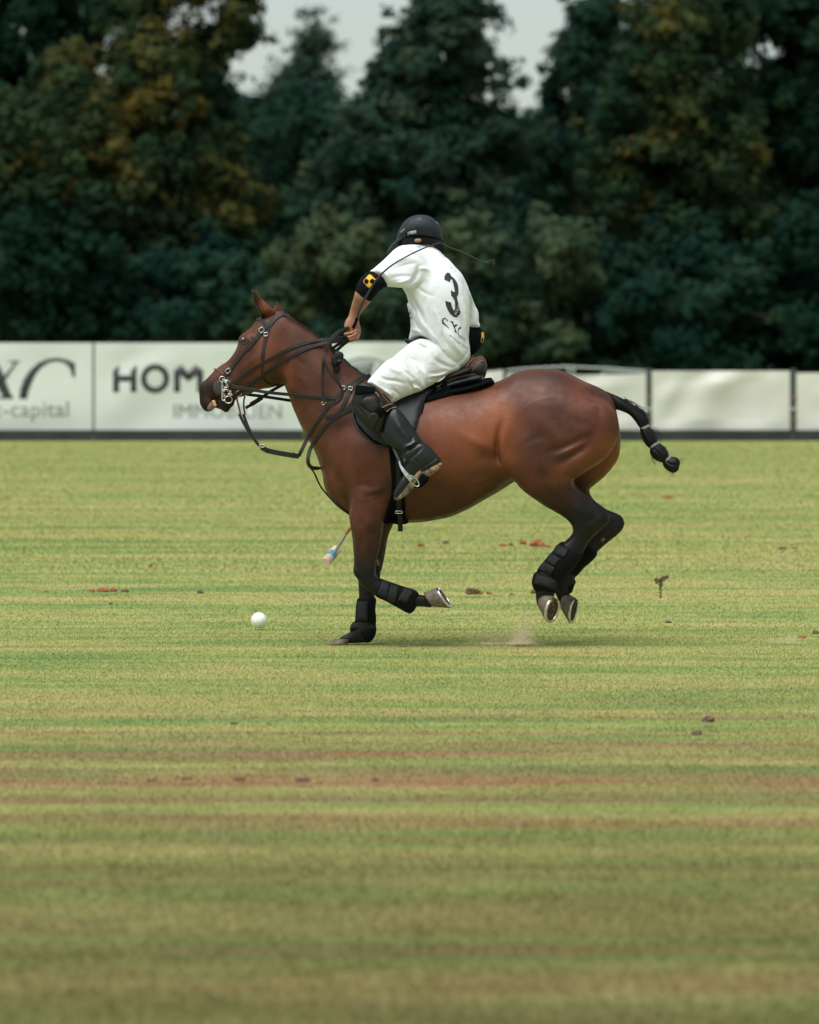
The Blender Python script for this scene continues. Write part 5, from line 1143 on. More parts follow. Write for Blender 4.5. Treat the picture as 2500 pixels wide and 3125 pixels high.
e1 = ax.normalized().cross(Vector((0, 1, 0))).normalized(); e2 = e1.cross(ax.normalized())
def mseg(nm, t0, t1, r, m, taper=False):
    pts = [a_ + ax * t for t in np.linspace(t0, t1, nst)]
    rr = [r * (1 if not taper else (1 - 0.10 * (2 * abs(t - .5)) ** 3)) for t in np.linspace(t0, t1, nst)]
    return tube(nm, pts, np.array(rr), m, mallet)
mseg('head', 0, 1, 0.0270, M_mhead); mseg('band', 0.36, 0.66, 0.0280, M_blue)
# ------------------------------------------------------------------ the field
def gy(py): return FPX * CAM_H / (py - HY) - CAM_D          # ground depth seen at a photo row
def ground_pt(px, py): 
    y = gy(py); return P(px, py, y)
def turf_nodes(m, blade=False):
    n = m.node_tree.nodes; l = m.node_tree.links; b = n['Principled BSDF']
    geo = n.new('ShaderNodeNewGeometry')
    def noise(sx, sy, scale, det=4, rough=0.55, off=0):
        mp = n.new('ShaderNodeMapping'); mp.inputs['Scale'].default_value = (sx, sy, 0.0); mp.inputs['Location'].default_value = (off, off * 1.7, 0)
        l.new(geo.outputs['Position'], mp.inputs['Vector'])
        t = n.new('ShaderNodeTexNoise'); t.inputs['Scale'].default_value = scale; t.inputs['Detail'].default_value = det; t.inputs['Roughness'].default_value = rough
        l.new(mp.outputs[0], t.inputs['Vector']); return t.outputs['Fac']
    def ramp(src, stops):
        r = n.new('ShaderNodeValToRGB'); e = r.color_ramp.elements
        e[0].position, e[0].color = stops[0][0], (*stops[0][1], 1); e[1].position, e[1].color = stops[-1][0], (*stops[-1][1], 1)
        for p_, c_ in stops[1:-1]:
            q = e.new(p_); q.color = (*c_, 1)
        l.new(src, r.inputs[0]); return r.outputs[0]
    def mix(f, a, b_):
        x = n.new('ShaderNodeMix'); x.data_type = 'RGBA'
        l.new(f, x.inputs[0]); l.new(a, x.inputs[6]); l.new(b_, x.inputs[7]); return x.outputs[2]
    def math_(op, a, b_=None, v=0.0, clamp=False):
        x = n.new('ShaderNodeMath'); x.operation = op; x.use_clamp = clamp; l.new(a, x.inputs[0])
        if b_ is not None: l.new(b_, x.inputs[1])
        else: x.inputs[1].default_value = v
        return x.outputs[0]
    GREEN = (0.130, 0.205, 0.070); LIME = (0.212, 0.268, 0.084); STRAW = (0.390, 0.320, 0.145); BROWN = (0.270, 0.128, 0.078)
    s1 = noise(0.12, 1.0, 1.5, 6, 0.62)              # long streaks left by mowing and play
    s2 = noise(0.22, 1.0, 4.5, 4, 0.6, 7)
    mixs = math_('ADD', math_('MULTIPLY', s1, v=0.62), math_('MULTIPLY', s2, v=0.38))
    col = ramp(mixs, [(0.36, GREEN), (0.46, LIME), (0.53, (0.300, 0.305, 0.106)), (0.64, STRAW)])
    patchy = noise(0.5, 1.0, 1.3, 5, 0.65, 3)
    dry = ramp(patchy, [(0.56, (0, 0, 0)), (0.70, (0.75, 0.75, 0.75))])
    br = n.new('ShaderNodeRGB'); br.outputs[0].default_value = (*STRAW, 1)
    col = mix(dry, col, br.outputs[0])
    # worn bands crossing the field (trampled turf), at their own distances
    sep = n.new('ShaderNodeSeparateXYZ'); l.new(geo.outputs['Position'], sep.inputs[0])
    wob = noise(0.25, 0.6, 1.0, 4, 0.6, 11)
    yw = math_('ADD', sep.outputs['Y'], math_('MULTIPLY', math_('SUBTRACT', wob, v=0.5), v=0.7))
    mr = n.new('ShaderNodeMapRange'); mr.inputs['From Min'].default_value = -14.5; mr.inputs['From Max'].default_value = 0.0
    l.new(yw, mr.inputs['Value'])
    Yp = lambda py: (gy(py) + 14.5) / 14.5
    stops = [(0.0, (0.1, 0, 0)), (Yp(3060), (0.1, 0, 0)), (Yp(3010), (.55, .55, .55)), (Yp(2945), (.45,) * 3), (Yp(2915), (0, 0, 0)), (Yp(2850), (0, 0, 0)), (Yp(2800), (.5,) * 3), (Yp(2750), (.35,) * 3), (Yp(2720), (.05,) * 3), (Yp(2540), (.05,) * 3), (Yp(2500), (.35,) * 3), (Yp(2470), (.1,) * 3), (Yp(2415), (.1,) * 3), (Yp(2385), (.8,) * 3), (Yp(2350), (.7,) * 3), (Yp(2335), (.05,) * 3), (Yp(2320), (.05,) * 3), (Yp(2308), (.8,) * 3), (Yp(2295), (.05,) * 3), (Yp(2255), (.25,) * 3), (Yp(2230), (0, 0, 0)), (1.0, (0, 0, 0))]
    wear = ramp(mr.outputs[0], [(max(0, min(1, p_)), (c_[0],) * 3) for p_, c_ in stops])
    wn_ = ramp(noise(0.3, 1.0, 2.0, 6, 0.7, 21), [(0.32, (0.2,) * 3), (0.56, (1, 1, 1))])
    bc = n.new('ShaderNodeRGB'); bc.outputs[0].default_value = (*BROWN, 1)
    col = mix(math_('MULTIPLY', wear, wn_), col, bc.outputs[0])
    gb = ramp(mr.outputs[0], [(0, (.8,) * 3), (Yp(3090), (.5,) * 3), (Yp(3050), (0,) * 3), (Yp(2935), (0,) * 3), (Yp(2905), (.9,) * 3), (Yp(2860), (.85,) * 3), (Yp(2830), (.1,) * 3), (Yp(2640), (.3,) * 3), (Yp(2610), (.1,) * 3), (Yp(2445), (.1,) * 3), (Yp(2430), (.4,) * 3), (Yp(2400), (0,) * 3), (Yp(2335), (.7,) * 3), (Yp(2322), (.1,) * 3), (Yp(2285), (.7,) * 3), (Yp(2255), (.2,) * 3), (1, (0,) * 3)])
    gc = n.new('ShaderNodeRGB'); gc.outputs[0].default_value = (0.082, 0.145, 0.050, 1)
    gn = ramp(noise(0.4, 1.0, 1.7, 4, 0.6, 31), [(0.35, (0.2,) * 3), (0.6, (1,) * 3)])
    col = mix(math_('MULTIPLY', gb, gn), col, gc.outputs[0])
    st = noise(0.05, 1.0, 3.2, 5, 0.7, 51)
    stk = ramp(st, [(0.48, (0, 0, 0)), (0.60, (0.9,) * 3)])
    nf = n.new('ShaderNodeMapRange'); nf.inputs['From Min'].default_value = -2.0; nf.inputs['From Max'].default_value = -6.5; l.new(sep.outputs['Y'], nf.inputs['Value'])
    rc = n.new('ShaderNodeRGB'); rc.outputs[0].default_value = (0.250, 0.138, 0.082, 1)
    col = mix(math_('MULTIPLY', math_('MULTIPLY', stk, nf.outputs[0]), wn_), col, rc.outputs[0])
    fr_ = n.new('ShaderNodeMapRange'); fr_.inputs['From Min'].default_value = gy(2330); fr_.inputs['From Max'].default_value = gy(2900); fr_.interpolation_type = 'SMOOTHSTEP'; l.new(yw, fr_.inputs['Value'])
    oc = n.new('ShaderNodeRGB'); oc.outputs[0].default_value = (0.104, 0.108, 0.034, 1)
    on = ramp(noise(0.4, 1.0, 2.1, 6, 0.65, 41), [(0.30, (0.25,) * 3), (0.66, (0.85,) * 3)])
    col = mix(math_('MULTIPLY', fr_.outputs[0], on), col, oc.outputs[0])  # olive foreground turf, with a vignette-like darkening painted into its colour
    if blade:
        oi = n.new('ShaderNodeAttribute'); oi.attribute_name = 'blade'
        v_ = ramp(oi.outputs['Fac'], [(0.0, (0.80, 0.88, 0.78)), (0.5, (1.08, 1.08, 1.08)), (1.0, (1.4, 1.32, 1.22))])
        mu = n.new('ShaderNodeMix'); mu.data_type = 'RGBA'; mu.blend_type = 'MULTIPLY'; mu.inputs[0].default_value = 1; l.new(col, mu.inputs[6]); l.new(v_, mu.inputs[7]); col = mu.outputs[2]
    else:
        f1 = noise(1, 1, 85, 3, 0.7); f2 = noise(1, 0.55, 240, 2, 0.6)
        fr = ramp(math_('ADD', math_('MULTIPLY', f1, v=0.5), math_('MULTIPLY', f2, v=0.5)), [(0.36, (0.86, 0.88, 0.85)), (0.64, (1.14, 1.12, 1.10))])
        mu = n.new('ShaderNodeMix'); mu.data_type = 'RGBA'; mu.blend_type = 'MULTIPLY'; mu.inputs[0].default_value = 1; l.new(col, mu.inputs[6]); l.new(fr, mu.inputs[7]); col = mu.outputs[2]
        bp = n.new('ShaderNodeBump'); bp.inputs['Strength'].default_value = 0.25; bp.inputs['Distance'].default_value = 0.008; l.new(f1, bp.inputs['Height']); l.new(bp.outputs[0], b.inputs['Normal'])
    if blade:
        df = n.new('ShaderNodeBsdfDiffuse'); tr = n.new('ShaderNodeBsdfTranslucent'); mx = n.new('ShaderNodeMixShader'); mx.inputs[0].default_value = 0.45
        l.new(col, df.inputs[0]); l.new(col, tr.inputs[0]); l.new(df.outputs[0], mx.inputs[1]); l.new(tr.outputs[0], mx.inputs[2]); l.new(mx.outputs[0], n['Material Output'].inputs[0])
    l.new(col, b.inputs['Base Color']); b.inputs['Roughness'].default_value = 0.8; b.inputs['Specular IOR Level'].default_value = 0.15
M_turf = bpy.data.materials.new('turf'); M_turf.use_nodes = True; turf_nodes(M_turf)
M_blade = bpy.data.materials.new('grass_blade'); M_blade.use_nodes = True; turf_nodes(M_blade, True)
xs_ = np.r_[-900, -300, np.linspace(-60, 60, 61), 300, 900]; ys_ = np.r_[-60, -30, np.linspace(-24, 60, 57), 120, 400, 1400]
V = []; F = []
for yv in ys_:
    for xv in xs_:
        z = 0.0
        V.append((xv, yv, z - 0.012))
nxg = len(xs_)
for j in range(len(ys_) - 1):
    for i in range(nxg - 1): F.append((j * nxg + i, j * nxg + i + 1, (j + 1) * nxg + i + 1, (j + 1) * nxg + i))
field_o = link('polo_field', mesh_py('polo_field', V, F), M_turf, None); tag(field_o, 'mown polo field with dry streaks', None, kind='structure')
# blades of short grass over the part of the field the picture looks at, thinning out with distance
def blades(nm, y0, y1, dens, hgt, wid, half):
    area = sum(2 * half(y) for y in np.linspace(y0, y1, 50)) / 50 * (y1 - y0)
    n_ = int(area * dens)
    y = y0 + (y1 - y0) * rng.random(int(n_ * 1.0)); x = (rng.random(n_) * 2 - 1) * half(y)
    z = np.full(n_, -0.014)
    h = hgt * rng.uniform(0.5, 1.25, n_); a = rng.uniform(0, 2 * math.pi, n_); wv = wid * rng.uniform(0.7, 1.3, n_)
    lx = rng.normal(0, 0.9, n_) * h; ly = rng.normal(0, 0.9, n_) * h
    base = np.stack([x, y, z], 1); dv = np.stack([np.cos(a) * wv, np.sin(a) * wv * 0.5, np.zeros(n_)], 1)
    tip = base + np.stack([lx, ly, h], 1)
    Vv = np.stack([base - dv, base + dv, tip], 1).reshape(-1, 3); Fv = np.arange(n_ * 3).reshape(-1, 3)
    return Vv, Fv, np.repeat(rng.random(n_), 3)
parts_ = [blades('g', -15.2, -9, 5200, 0.018, 0.0020, lambda y: (y + 25) * 0.100 + 1.0), blades('g', -9, 1.5, 4200, 0.013, 0.0022, lambda y: (y + 25) * 0.098 + 1.2), blades('g', 1.5, 8, 1900, 0.012, 0.0034, lambda y: (y + 25) * 0.096 + 1.8), blades('g', 8, 20, 800, 0.018, 0.005, lambda y: (y + 25) * 0.095 + 2.5), blades('g', 20, 50, 260, 0.018, 0.010, lambda y: (y + 25) * 0.094 + 4.0)]
off = 0; VV = []; FF = []; AA = []
for a, b, c in parts_: VV.append(a); FF.append(b + off); AA.append(c); off += len(a)
gme = mesh_np('grass', np.vstack(VV), np.vstack(FF))
ga = gme.attributes.new('blade', 'FLOAT', 'POINT'); ga.data.foreach_set('value', np.concatenate(AA).astype(np.float32))
tag(link('grass', gme, M_blade, None, smooth=False), 'short mown grass of the polo field', 'grass', kind='stuff')

# ------------------------------------------------------------------ boards, banners and barrier
BY = FPX * CAM_H / (1343 - HY) - CAM_D      # distance of the line of banners
def B_(px, py, dy=0.0): return P(px, py, BY + dy)
M_ban = mat('banner_vinyl', (0.60, 0.645, 0.625), 0.55, spec=0.35, var=0.05, vscale=1.2)
M_sheet = mat('white_sheet', (0.60, 0.60, 0.555), 0.7, var=0.07, vscale=1.5)
M_ink_b = mat('banner_ink', (0.024, 0.030, 0.036), 0.6); M_ink_g = mat('banner_grey', (0.17, 0.20, 0.19), 0.6); M_ink_l = mat('banner_pale', (0.44, 0.48, 0.46), 0.6); M_ink_m = mat('banner_midgrey', (0.16, 0.19, 0.19), 0.6)
M_post = mat('grey_post', (0.055, 0.065, 0.062), 0.6, var=0.3, vscale=3); M_board = mat('dark_board', (0.018, 0.022, 0.022), 0.7, var=0.4, vscale=2, bump=0.2); M_galv = mat('galvanised', (0.34, 0.38, 0.36), 0.45, metal=0.4)
def sheet(nm, x0, x1, ytop, ybot, m, amp=0.018, seed=0, dy=0.0, sag=0.0):
    r_ = np.random.default_rng(seed); nx_, nz_ = 60, 26; V = []; F = []
    k = [(r_.uniform(2, 7), r_.uniform(3, 9), r_.uniform(0, 6), r_.uniform(.3, 1)) for _ in range(6)]
    for j in range(nz_):
        for i in range(nx_):
            u, v = i / (nx_ - 1), j / (nz_ - 1)
            e = sum(a_ * math.sin(f1 * u * 3 + f2 * v + p_ + 2 * math.sin(v * 2 + u * 3)) for f1, f2, p_, a_ in k) / 3
            edge = min(1, 6 * min(u, 1 - u)) * min(1, 5 * min(v, 1 - v))
            sg = sag * math.sin(math.pi * u) * (1 - v)
            p_ = B_(x0 + (x1 - x0) * u, ytop + sg + (ybot - ytop) * v, dy); V.append((p_.x, p_.y + amp * e * edge, p_.z))
    for j in range(nz_ - 1):
        for i in range(nx_ - 1): F.append((j * nx_ + i, j * nx_ + i + 1, (j + 1) * nx_ + i + 1, (j + 1) * nx_ + i))
    nf = len(V)
    V2 = [(x, y + 0.006, z) for x, y, z in V]; F2 = [tuple(q + nf for q in f[::-1]) for f in F]
    return mesh_py(nm, V + V2, F + F2)
def box(nm, c, sx, sy, sz, m, parent=None, bev=0.004):
    bm = bmesh.new(); bmesh.ops.create_cube(bm, size=1.0)
    for v in bm.verts: v.co = Vector((v.co.x * sx, v.co.y * sy, v.co.z * sz)) + Vector(c)
    if bev: bmesh.ops.bevel(bm, geom=list(bm.edges), offset=bev, segments=1, affect='EDGES')
    me = bpy.data.meshes.new(nm); bm.to_mesh(me); bm.free(); return link(nm, me, m, parent, smooth=False)
def banner(x0, x1, yt, yb, label, m=M_ban, seed=0, amp=0.04, sag=0.0):
    t = empty('banner', B_((x0 + x1) / 2, yb)); tag(t, label, 'banner', 'banners along the far side of the field')
    t2 = link('sheet', sheet('sheet', x0, x1, yt, yb, m, amp, seed, 0.0, sag), m, t); t['_b'] = 0
    del t['_b']
    return t, bvh_of(t2)
def ban_print(nm, poly, bv, m, t, holes=()): return patch(nm, poly, bv, m, t, 0.003, off=0.004, cell=30, edge_step=12, holes=holes)
def ell(cx, cy, rx, ry, n=40, a0=0, a1=2 * math.pi, end=False): return [(cx + rx * math.cos(t), cy + ry * math.sin(t)) for t in np.linspace(a0, a1, n, endpoint=end)]
G1 = lambda *p: [(u / 1.9167, 980 + v / 1.9167) for u, v in p]
t1, b1 = banner(-760, 282, 1046, 1322, 'white banner with big dark serif letters ending in C and small grey capital below', seed=1)
ban_print('letter_c', G1((440, 325), (425, 325), (410, 275), (380, 243), (335, 232), (285, 240), (240, 270), (205, 315), (180, 370), (163, 420), (158, 452), (112, 452), (118, 400), (138, 340), (175, 285), (225, 242), (285, 218), (340, 214), (400, 226), (438, 246)), b1, M_ink_b, t1)
ban_print('letter_x', G1((-120, 232), (-20, 232), (25, 320), (85, 246), (40, 232), (118, 232), (95, 250), (30, 345), (60, 420), (80, 452), (-20, 452), (15, 440), (-30, 350), (-90, 250)), b1, M_ink_b, t1)
ban_print('letter_s', G1((-190, 330), (-205, 270), (-260, 232), (-330, 250), (-350, 300), (-300, 345), (-220, 375), (-190, 410), (-230, 455), (-330, 450), (-380, 400), (-330, 430), (-250, 440), (-240, 410), (-330, 370), (-400, 320), (-390, 250), (-300, 214), (-200, 222)), b1, M_ink_b, t1)
def flat_text(nm, txt, px, py, size, bv, m, t, sx=1.0):
    return text_px(nm, txt, (px, py), (size * sx, 0), (0, -size), bv, m, t, 0.006)
flat_text('small_lettering', 'x-capital', -30, 1271, 68, b1, M_ink_g, t1, 1.06)
t2_, b2 = banner(289, 925, 1046, 1322, 'white banner with bold dark HOM lettering and grey IMMOBILIEN behind the pony head', seed=2)
ban_print('letter_h', G1((661, 290), (696, 256), (696, 316), (764, 316), (764, 290), (799, 253), (799, 414), (764, 414), (764, 351), (696, 351), (696, 414), (661, 414)), b2, M_ink_b, t2_)
ban_print('letter_o', G1(*ell(907, 335, 84, 86)), b2, M_ink_b, t2_, holes=[G1(*ell(907, 335, 50, 52))])
ban_print('letter_m', G1((1018, 414), (1018, 290), (1060, 255), (1102, 300), (1145, 255), (1189, 290), (1189, 414), (1153, 414), (1153, 314), (1102, 352), (1053, 314), (1053, 414)), b2, M_ink_b, t2_)
ban_print('letter_e', G1(*[(u + 70, v) for u, v in ((1225, 258), (1330, 258), (1330, 288), (1255, 288), (1255, 320), (1320, 320), (1320, 350), (1255, 350), (1255, 384), (1330, 384), (1330, 412), (1225, 412))]), b2, M_ink_b, t2_)
flat_text('small_lettering', 'IMMOBILIEN', 526, 1275, 60, b2, M_ink_g, t2_, 1.03)
t3, b3 = banner(932, 1400, 1044, 1322, 'white banner printed with a grey wheel behind the rider', seed=3)
wc = (1116, 1212)
ban_print('wheel_rim', ell(*wc, 128, 131, 60), b3, M_ink_l, t3, holes=[ell(*wc, 116, 118, 60)])
for k_ in range(6):
    a0 = k_ * math.pi / 3 - 1.25; ban_print('wheel_gap', [(wc[0] + 34 * math.cos(a0 + .1), wc[1] + 34 * math.sin(a0 + .1))] + ell(*wc, 110, 112, 12, a0 + .06, a0 + math.pi / 3 - .06, True) + [(wc[0] + 34 * math.cos(a0 + .95), wc[1] + 34 * math.sin(a0 + .95))], b3, M_ink_m if k_ % 2 else M_ink_g, t3)
t4, b4 = banner(1408, 1535, 1133, 1318, 'narrow pale sheet on the barrier between the saddle and the pony rump', M_sheet, 4)
t5, b5 = banner(1548, 1972, 1140, 1316, 'off white sheet on the barrier behind the pony tail', M_sheet, 5, 0.06, 4)
t6, b6 = banner(1990, 2411, 1132, 1316, 'widest off white sheet on the barrier right of the tail', M_sheet, 6, 0.06)
t7, b7 = banner(2431, 3300, 1138, 1316, 'off white sheet on the barrier at the right edge', M_sheet, 7, 0.06)
def post(px, ytop, ybot, label, wpx=20, strap_=True, dy=0.02):
    t = empty('barrier_post', B_(px, ybot, dy)); tag(t, label, 'post', 'posts of the barrier')
    a, b = B_(px, ytop, dy), B_(px, ybot, dy); wd = wpx / FPX * (CAM_D + BY)
    box('upright', (a + b) / 2, wd, 0.05, a.z - b.z, M_post, t)
    if strap_:
        for f in (0.42, 0.6, 0.75):
            c_ = a.lerp(b, f); box('clamp', c_ - Vector((0, 0.028, 0)), wd * 1.12, 0.02, 0.05, M_galv if f == 0.6 else M_solet, t)
post(1541, 1128, 1330, 'pale post in the narrow gap just right of the saddle', 12, False)
post(1981, 1126, 1330, 'dark post with brown clamps between the sheets behind the braided tail', 17)
post(2421, 1126, 1330, 'dark post between the sheets near the right edge', 19)
post(285.5, 1044, 1330, 'thin dark post between the lettered banners', 6, False);
rail = empty('barrier_rail', B_(1750, 1130, 0.25)); tag(rail, 'galvanised barrier rail showing above the sheet behind the pony rump', 'barrier')
tube('top_rail', [B_(x, y, 0.25) for x, y in ((1500, 1136), (1600, 1126), (1720, 1119), (1850, 1124), (1975, 1133))], 0.018, M_galv, rail)
tube('top_rail', [B_(x, y, 0.25) for x, y in ((1700, 1240), (1850, 1133), (1975, 1138))], 0.014, M_galv, rail)
for px in (1735, 1750): box('bracket', B_(px, 1128, 0.25), 0.05, 0.05, 0.14, M_galv, rail)
# low side boards at the foot of the banners
xb = [-760, 285, 929, 1479, 1981, 2421, 3300]
for i in range(len(xb) - 1):
    a, b = B_(xb[i] + 0.6, 1345, -0.30), B_(xb[i + 1] - 0.6, 1345, -0.30); top = B_(0, 1312, -0.30).z
    lab = ['far left below the C lettering', 'below the HOM banner', 'behind the pony shoulder', 'behind the pony barrel', 'below the sheet right of the tail', 'at the right edge'][i]
    o_ = box('side_board', ((a.x + b.x) / 2, a.y, top / 2 - 0.01), b.x - a.x, 0.04, top + 0.02, M_board)
    tag(o_, 'low dark side board ' + lab, 'board', 'side boards along the field edge')

# ------------------------------------------------------------------ ball
bg_ = gy(1916); bc_ = P(790, 1893, bg_)
bm = bmesh.new(); bmesh.ops.create_icosphere(bm, subdivisions=4, radius=24.2 / FPX * (CAM_D + bg_))
for v in bm.verts:
    d = v.co.normalized(); v.co *= 1 + 0.012 * math.sin(d.x * 9 + 2) * math.sin(d.z * 8) + 0.008 * math.sin(d.y * 17 + d.z * 11)
me = bpy.data.meshes.new('polo_ball'); bm.to_mesh(me); bm.free()
ball = link('polo_ball', me, mat('ball_white', (0.80, 0.82, 0.80), 0.5, bump=0.15, bscale=30, var=0.06, vscale=18)); ball.location = bc_
tag(ball, 'white polo ball on the grass ahead of the pony', 'ball')

# ------------------------------------------------------------------ clods of earth on the turf
M_clod = [mat('clod_red', (0.32, 0.12, 0.045), 0.95, bump=0.8, bscale=50, col2=(0.17, 0.065, 0.03), vscale=40), mat('clod_brown', (0.16, 0.088, 0.058), 0.95, bump=0.8, bscale=50, col2=(0.08, 0.045, 0.032), vscale=40)]
def clod(px, py, w, h, kind, label, seed):
    r_ = np.random.default_rng(seed); y = gy(py); sc = (CAM_D + y) / FPX
    bm = bmesh.new(); bmesh.ops.create_icosphere(bm, subdivisions=3, radius=1)
    ks = [(r_.normal(0, 1, 3) * 3.2, r_.uniform(0, 6)) for _ in range(7)]
    for v in bm.verts:
        d = v.co.normalized(); e = sum(math.sin(float(np.dot(k, d)) + p_) for k, p_ in ks) / 7
        v.co = d * (1 + 0.55 * e + r_.normal(0, 0.05)); v.co = Vector((v.co.x * w * sc / 2, v.co.y * w * sc / 2.6, max(v.co.z, -0.5) * h * sc * 0.62))
    me = bpy.data.meshes.new('clod'); bm.to_mesh(me); bm.free()
    o = link('earth_clod', me, M_clod[kind], None, smooth=False); p_ = P(px, py, y); o.location = (p_.x, y, h * sc * 0.30 + 0.010)
    tag(o, label, 'clod', 'clods of earth on the field')
cl = [(281, 1812, 18, 10, 0, 'leftmost small reddish clod of the row at left'), (318, 1811, 36, 12, 0, 'long reddish clod in the row at left'), (346, 1810, 22, 12, 0, 'orange clod third in the row at left'), (382, 1812, 26, 10, 1, 'brown clod at the right end of the row at left'), (610, 1816, 20, 12, 1, 'lone dark clod above and left of the ball'),
      (1284, 1672, 20, 12, 0, 'red clod just behind the forelegs'), (1361, 1663, 20, 10, 1, 'dark clod below the belly'), (1534, 1671, 24, 9, 0, 'flat orange clod left in the row before the hind boots'), (1560, 1669, 14, 10, 1, 'small dark clod second in the row before the hind boots'), (1596, 1665, 24, 13, 0, 'rounded clod in the row before the hind boots'), (1641, 1672, 44, 22, 0, 'biggest pyramid shaped red clod before the hind boots'), (1670, 1673, 30, 8, 0, 'flat orange clod beside the pyramid shaped clod'),
      (1440, 1818, 40, 20, 1, 'big brown clod between folded foreleg and hind hooves'), (1464, 1818, 20, 12, 0, 'orange clod touching the big brown clod'), (1492, 1818, 18, 9, 0, 'small orange clod right of the big brown clod'), (1562, 1820, 16, 6, 0, 'tiny flat clod left of the hind hooves'), (1628, 1816, 18, 14, 1, 'brown clod half hidden behind the nearer hind hoof'),
      (1232, 1980, 22, 10, 1, 'brown clod below the folded hoof'), (2040, 1522, 40, 7, 0, 'flat reddish scrape far right below the tail'), (2388, 1680, 26, 8, 1, 'dark clod far at the right'), (2425, 1679, 20, 7, 0, 'small reddish clod at the far right'), (338, 1850, 12, 8, 1, 'tiny dark clod under the left row'), (2040, 1906, 20, 8, 1, 'small brown clod right of the hind hooves'),
      (2160, 2210, 40, 18, 1, 'brown clod at lower right'), (2128, 2250, 30, 14, 1, 'brown clod just below another at lower right'), (2490, 1940, 20, 12, 1, 'clod cut by the right edge'), (2450, 1952, 22, 8, 0, 'flat clod near the right edge'), (715, 2218, 20, 8, 1, 'small dark clod on the worn left field'), (20, 1526, 20, 6, 0, 'faint reddish clod at the far left edge'), (460, 1735, 14, 8, 0, 'tiny reddish clod left of centre'), (140, 1812, 12, 6, 0, 'tiny clod left of the row'),
      (730, 2390, 40, 12, 1, 'dark clod in the worn band at left'), (925, 2392, 46, 10, 1, 'long dark clod in the worn band at centre left'), (1146, 2392, 20, 10, 1, 'small dark clod in the worn band at centre'), (465, 2392, 30, 8, 1, 'dark clod in the worn band nearest the left edge'), (570, 2388, 34, 9, 1, 'dark clod second from left in the worn band')]
for i, c_ in enumerate(cl): clod(*c_, seed=100 + i)
# tuft of turf flung into the air
def flying(px, py):
    V = []; F = []; r_ = np.random.default_rng(5); c0 = P(px, py, 0.25)
    spine = [P(*Z('F', p)[0], 0.25) for p in ((1440, 1065), (1465, 1070), (1490, 1065), (1520, 1045), (1555, 1022))] + [P(*Z('F', p)[0], 0.25) for p in ((1482, 1120), (1488, 1240), (1480, 1135), (1470, 1152))]
    sp0 = spine[:5]; sp1 = [spine[2]] + spine[5:7]
    spine = [a.lerp(b, t) for q in (sp0, sp1) for a, b in zip(q, q[1:]) for t in (0, .25, .5, .75)]
    for p in spine:
        for _ in range(18):
            q = p + Vector(r_.normal(0, 0.0062, 3)); r0 = r_.uniform(0.0012, 0.0046); k = len(V)
            for d in ((1, 0, 0), (-1, .2, 0), (0, 1, .3), (0, -1, 0), (.2, 0, 1), (0, .3, -1)): V.append(q + Vector(d) * r0)
            F += [(k, k + 2, k + 4), (k + 2, k + 1, k + 4), (k + 1, k + 3, k + 4), (k + 3, k, k + 4), (k + 2, k, k + 5), (k + 1, k + 2, k + 5), (k + 3, k + 1, k + 5), (k, k + 3, k + 5)]
        for _ in range(2):
            q = p + Vector(r_.normal(0, 0.006, 3)); e = q + Vector(r_.normal(0, 0.014, 3)); k = len(V); V += [q, q + Vector((0.0015, 0, 0.0015)), e]; F.append((k, k + 1, k + 2))
    o = link('flying_turf', mesh_py('flying_turf', V, F), M_clod[1], None, smooth=False); o.data.materials[0] = mat('torn_turf', (0.24, 0.15, 0.085), 0.95, col2=(0.13, 0.08, 0.05), vscale=80); tag(o, 'torn turf flying through the air behind the hind hooves', 'turf')
flying(2016, 1778)
# kicked-up sand: a spray of grains and dust just above the turf
def dust(px, py, hpx, n_, label, seed, wide=1.0):
    r_ = np.random.default_rng(seed); y = gy(py); s_ = (CAM_D + y) / FPX; V = []; F = []
    base = P(px, py, y)
    for _ in range(n_):
        t = r_.random() ** 1.7; hgt = t * hpx * s_ * (0.75 + 0.45 * math.sin(r_.integers(0, 5) * 2.1 + 1))
        cx = base.x + (t * 10 + r_.normal(0, 22 * wide * (1 - 0.55 * t))) * s_ ; cy = y + r_.normal(0, 0.05); cz = hgt + 0.004
        r0 = r_.uniform(0.0006, 0.0020) * (1.2 - 0.6 * t); k = len(V); c_ = Vector((cx, cy, cz))
        V += [c_ + Vector(d) * r0 for d in ((1, 0, -.6), (-.7, .7, -.6), (-.7, -.7, -.6), (0, 0, 1))]; F += [(k, k + 2, k + 1), (k, k + 1, k + 3), (k + 1, k + 2, k + 3), (k + 2, k, k + 3)]
    o = link('sand_spray', mesh_py('sand_spray', V, F), mat('pale_sand', (0.62, 0.49, 0.37), 0.95), None, smooth=False); tag(o, label, 'dust', kind='stuff')
dust(1590, 1966, 100, 4600, 'puff of pale sand kicked up below the hind hooves', 3)
dust(1500, 1968, 40, 900, 'thin trail of sand left of the puff', 4, 2.2)
dust(2400, 1962, 50, 700, 'faint dust near the right edge', 5, 1.6)

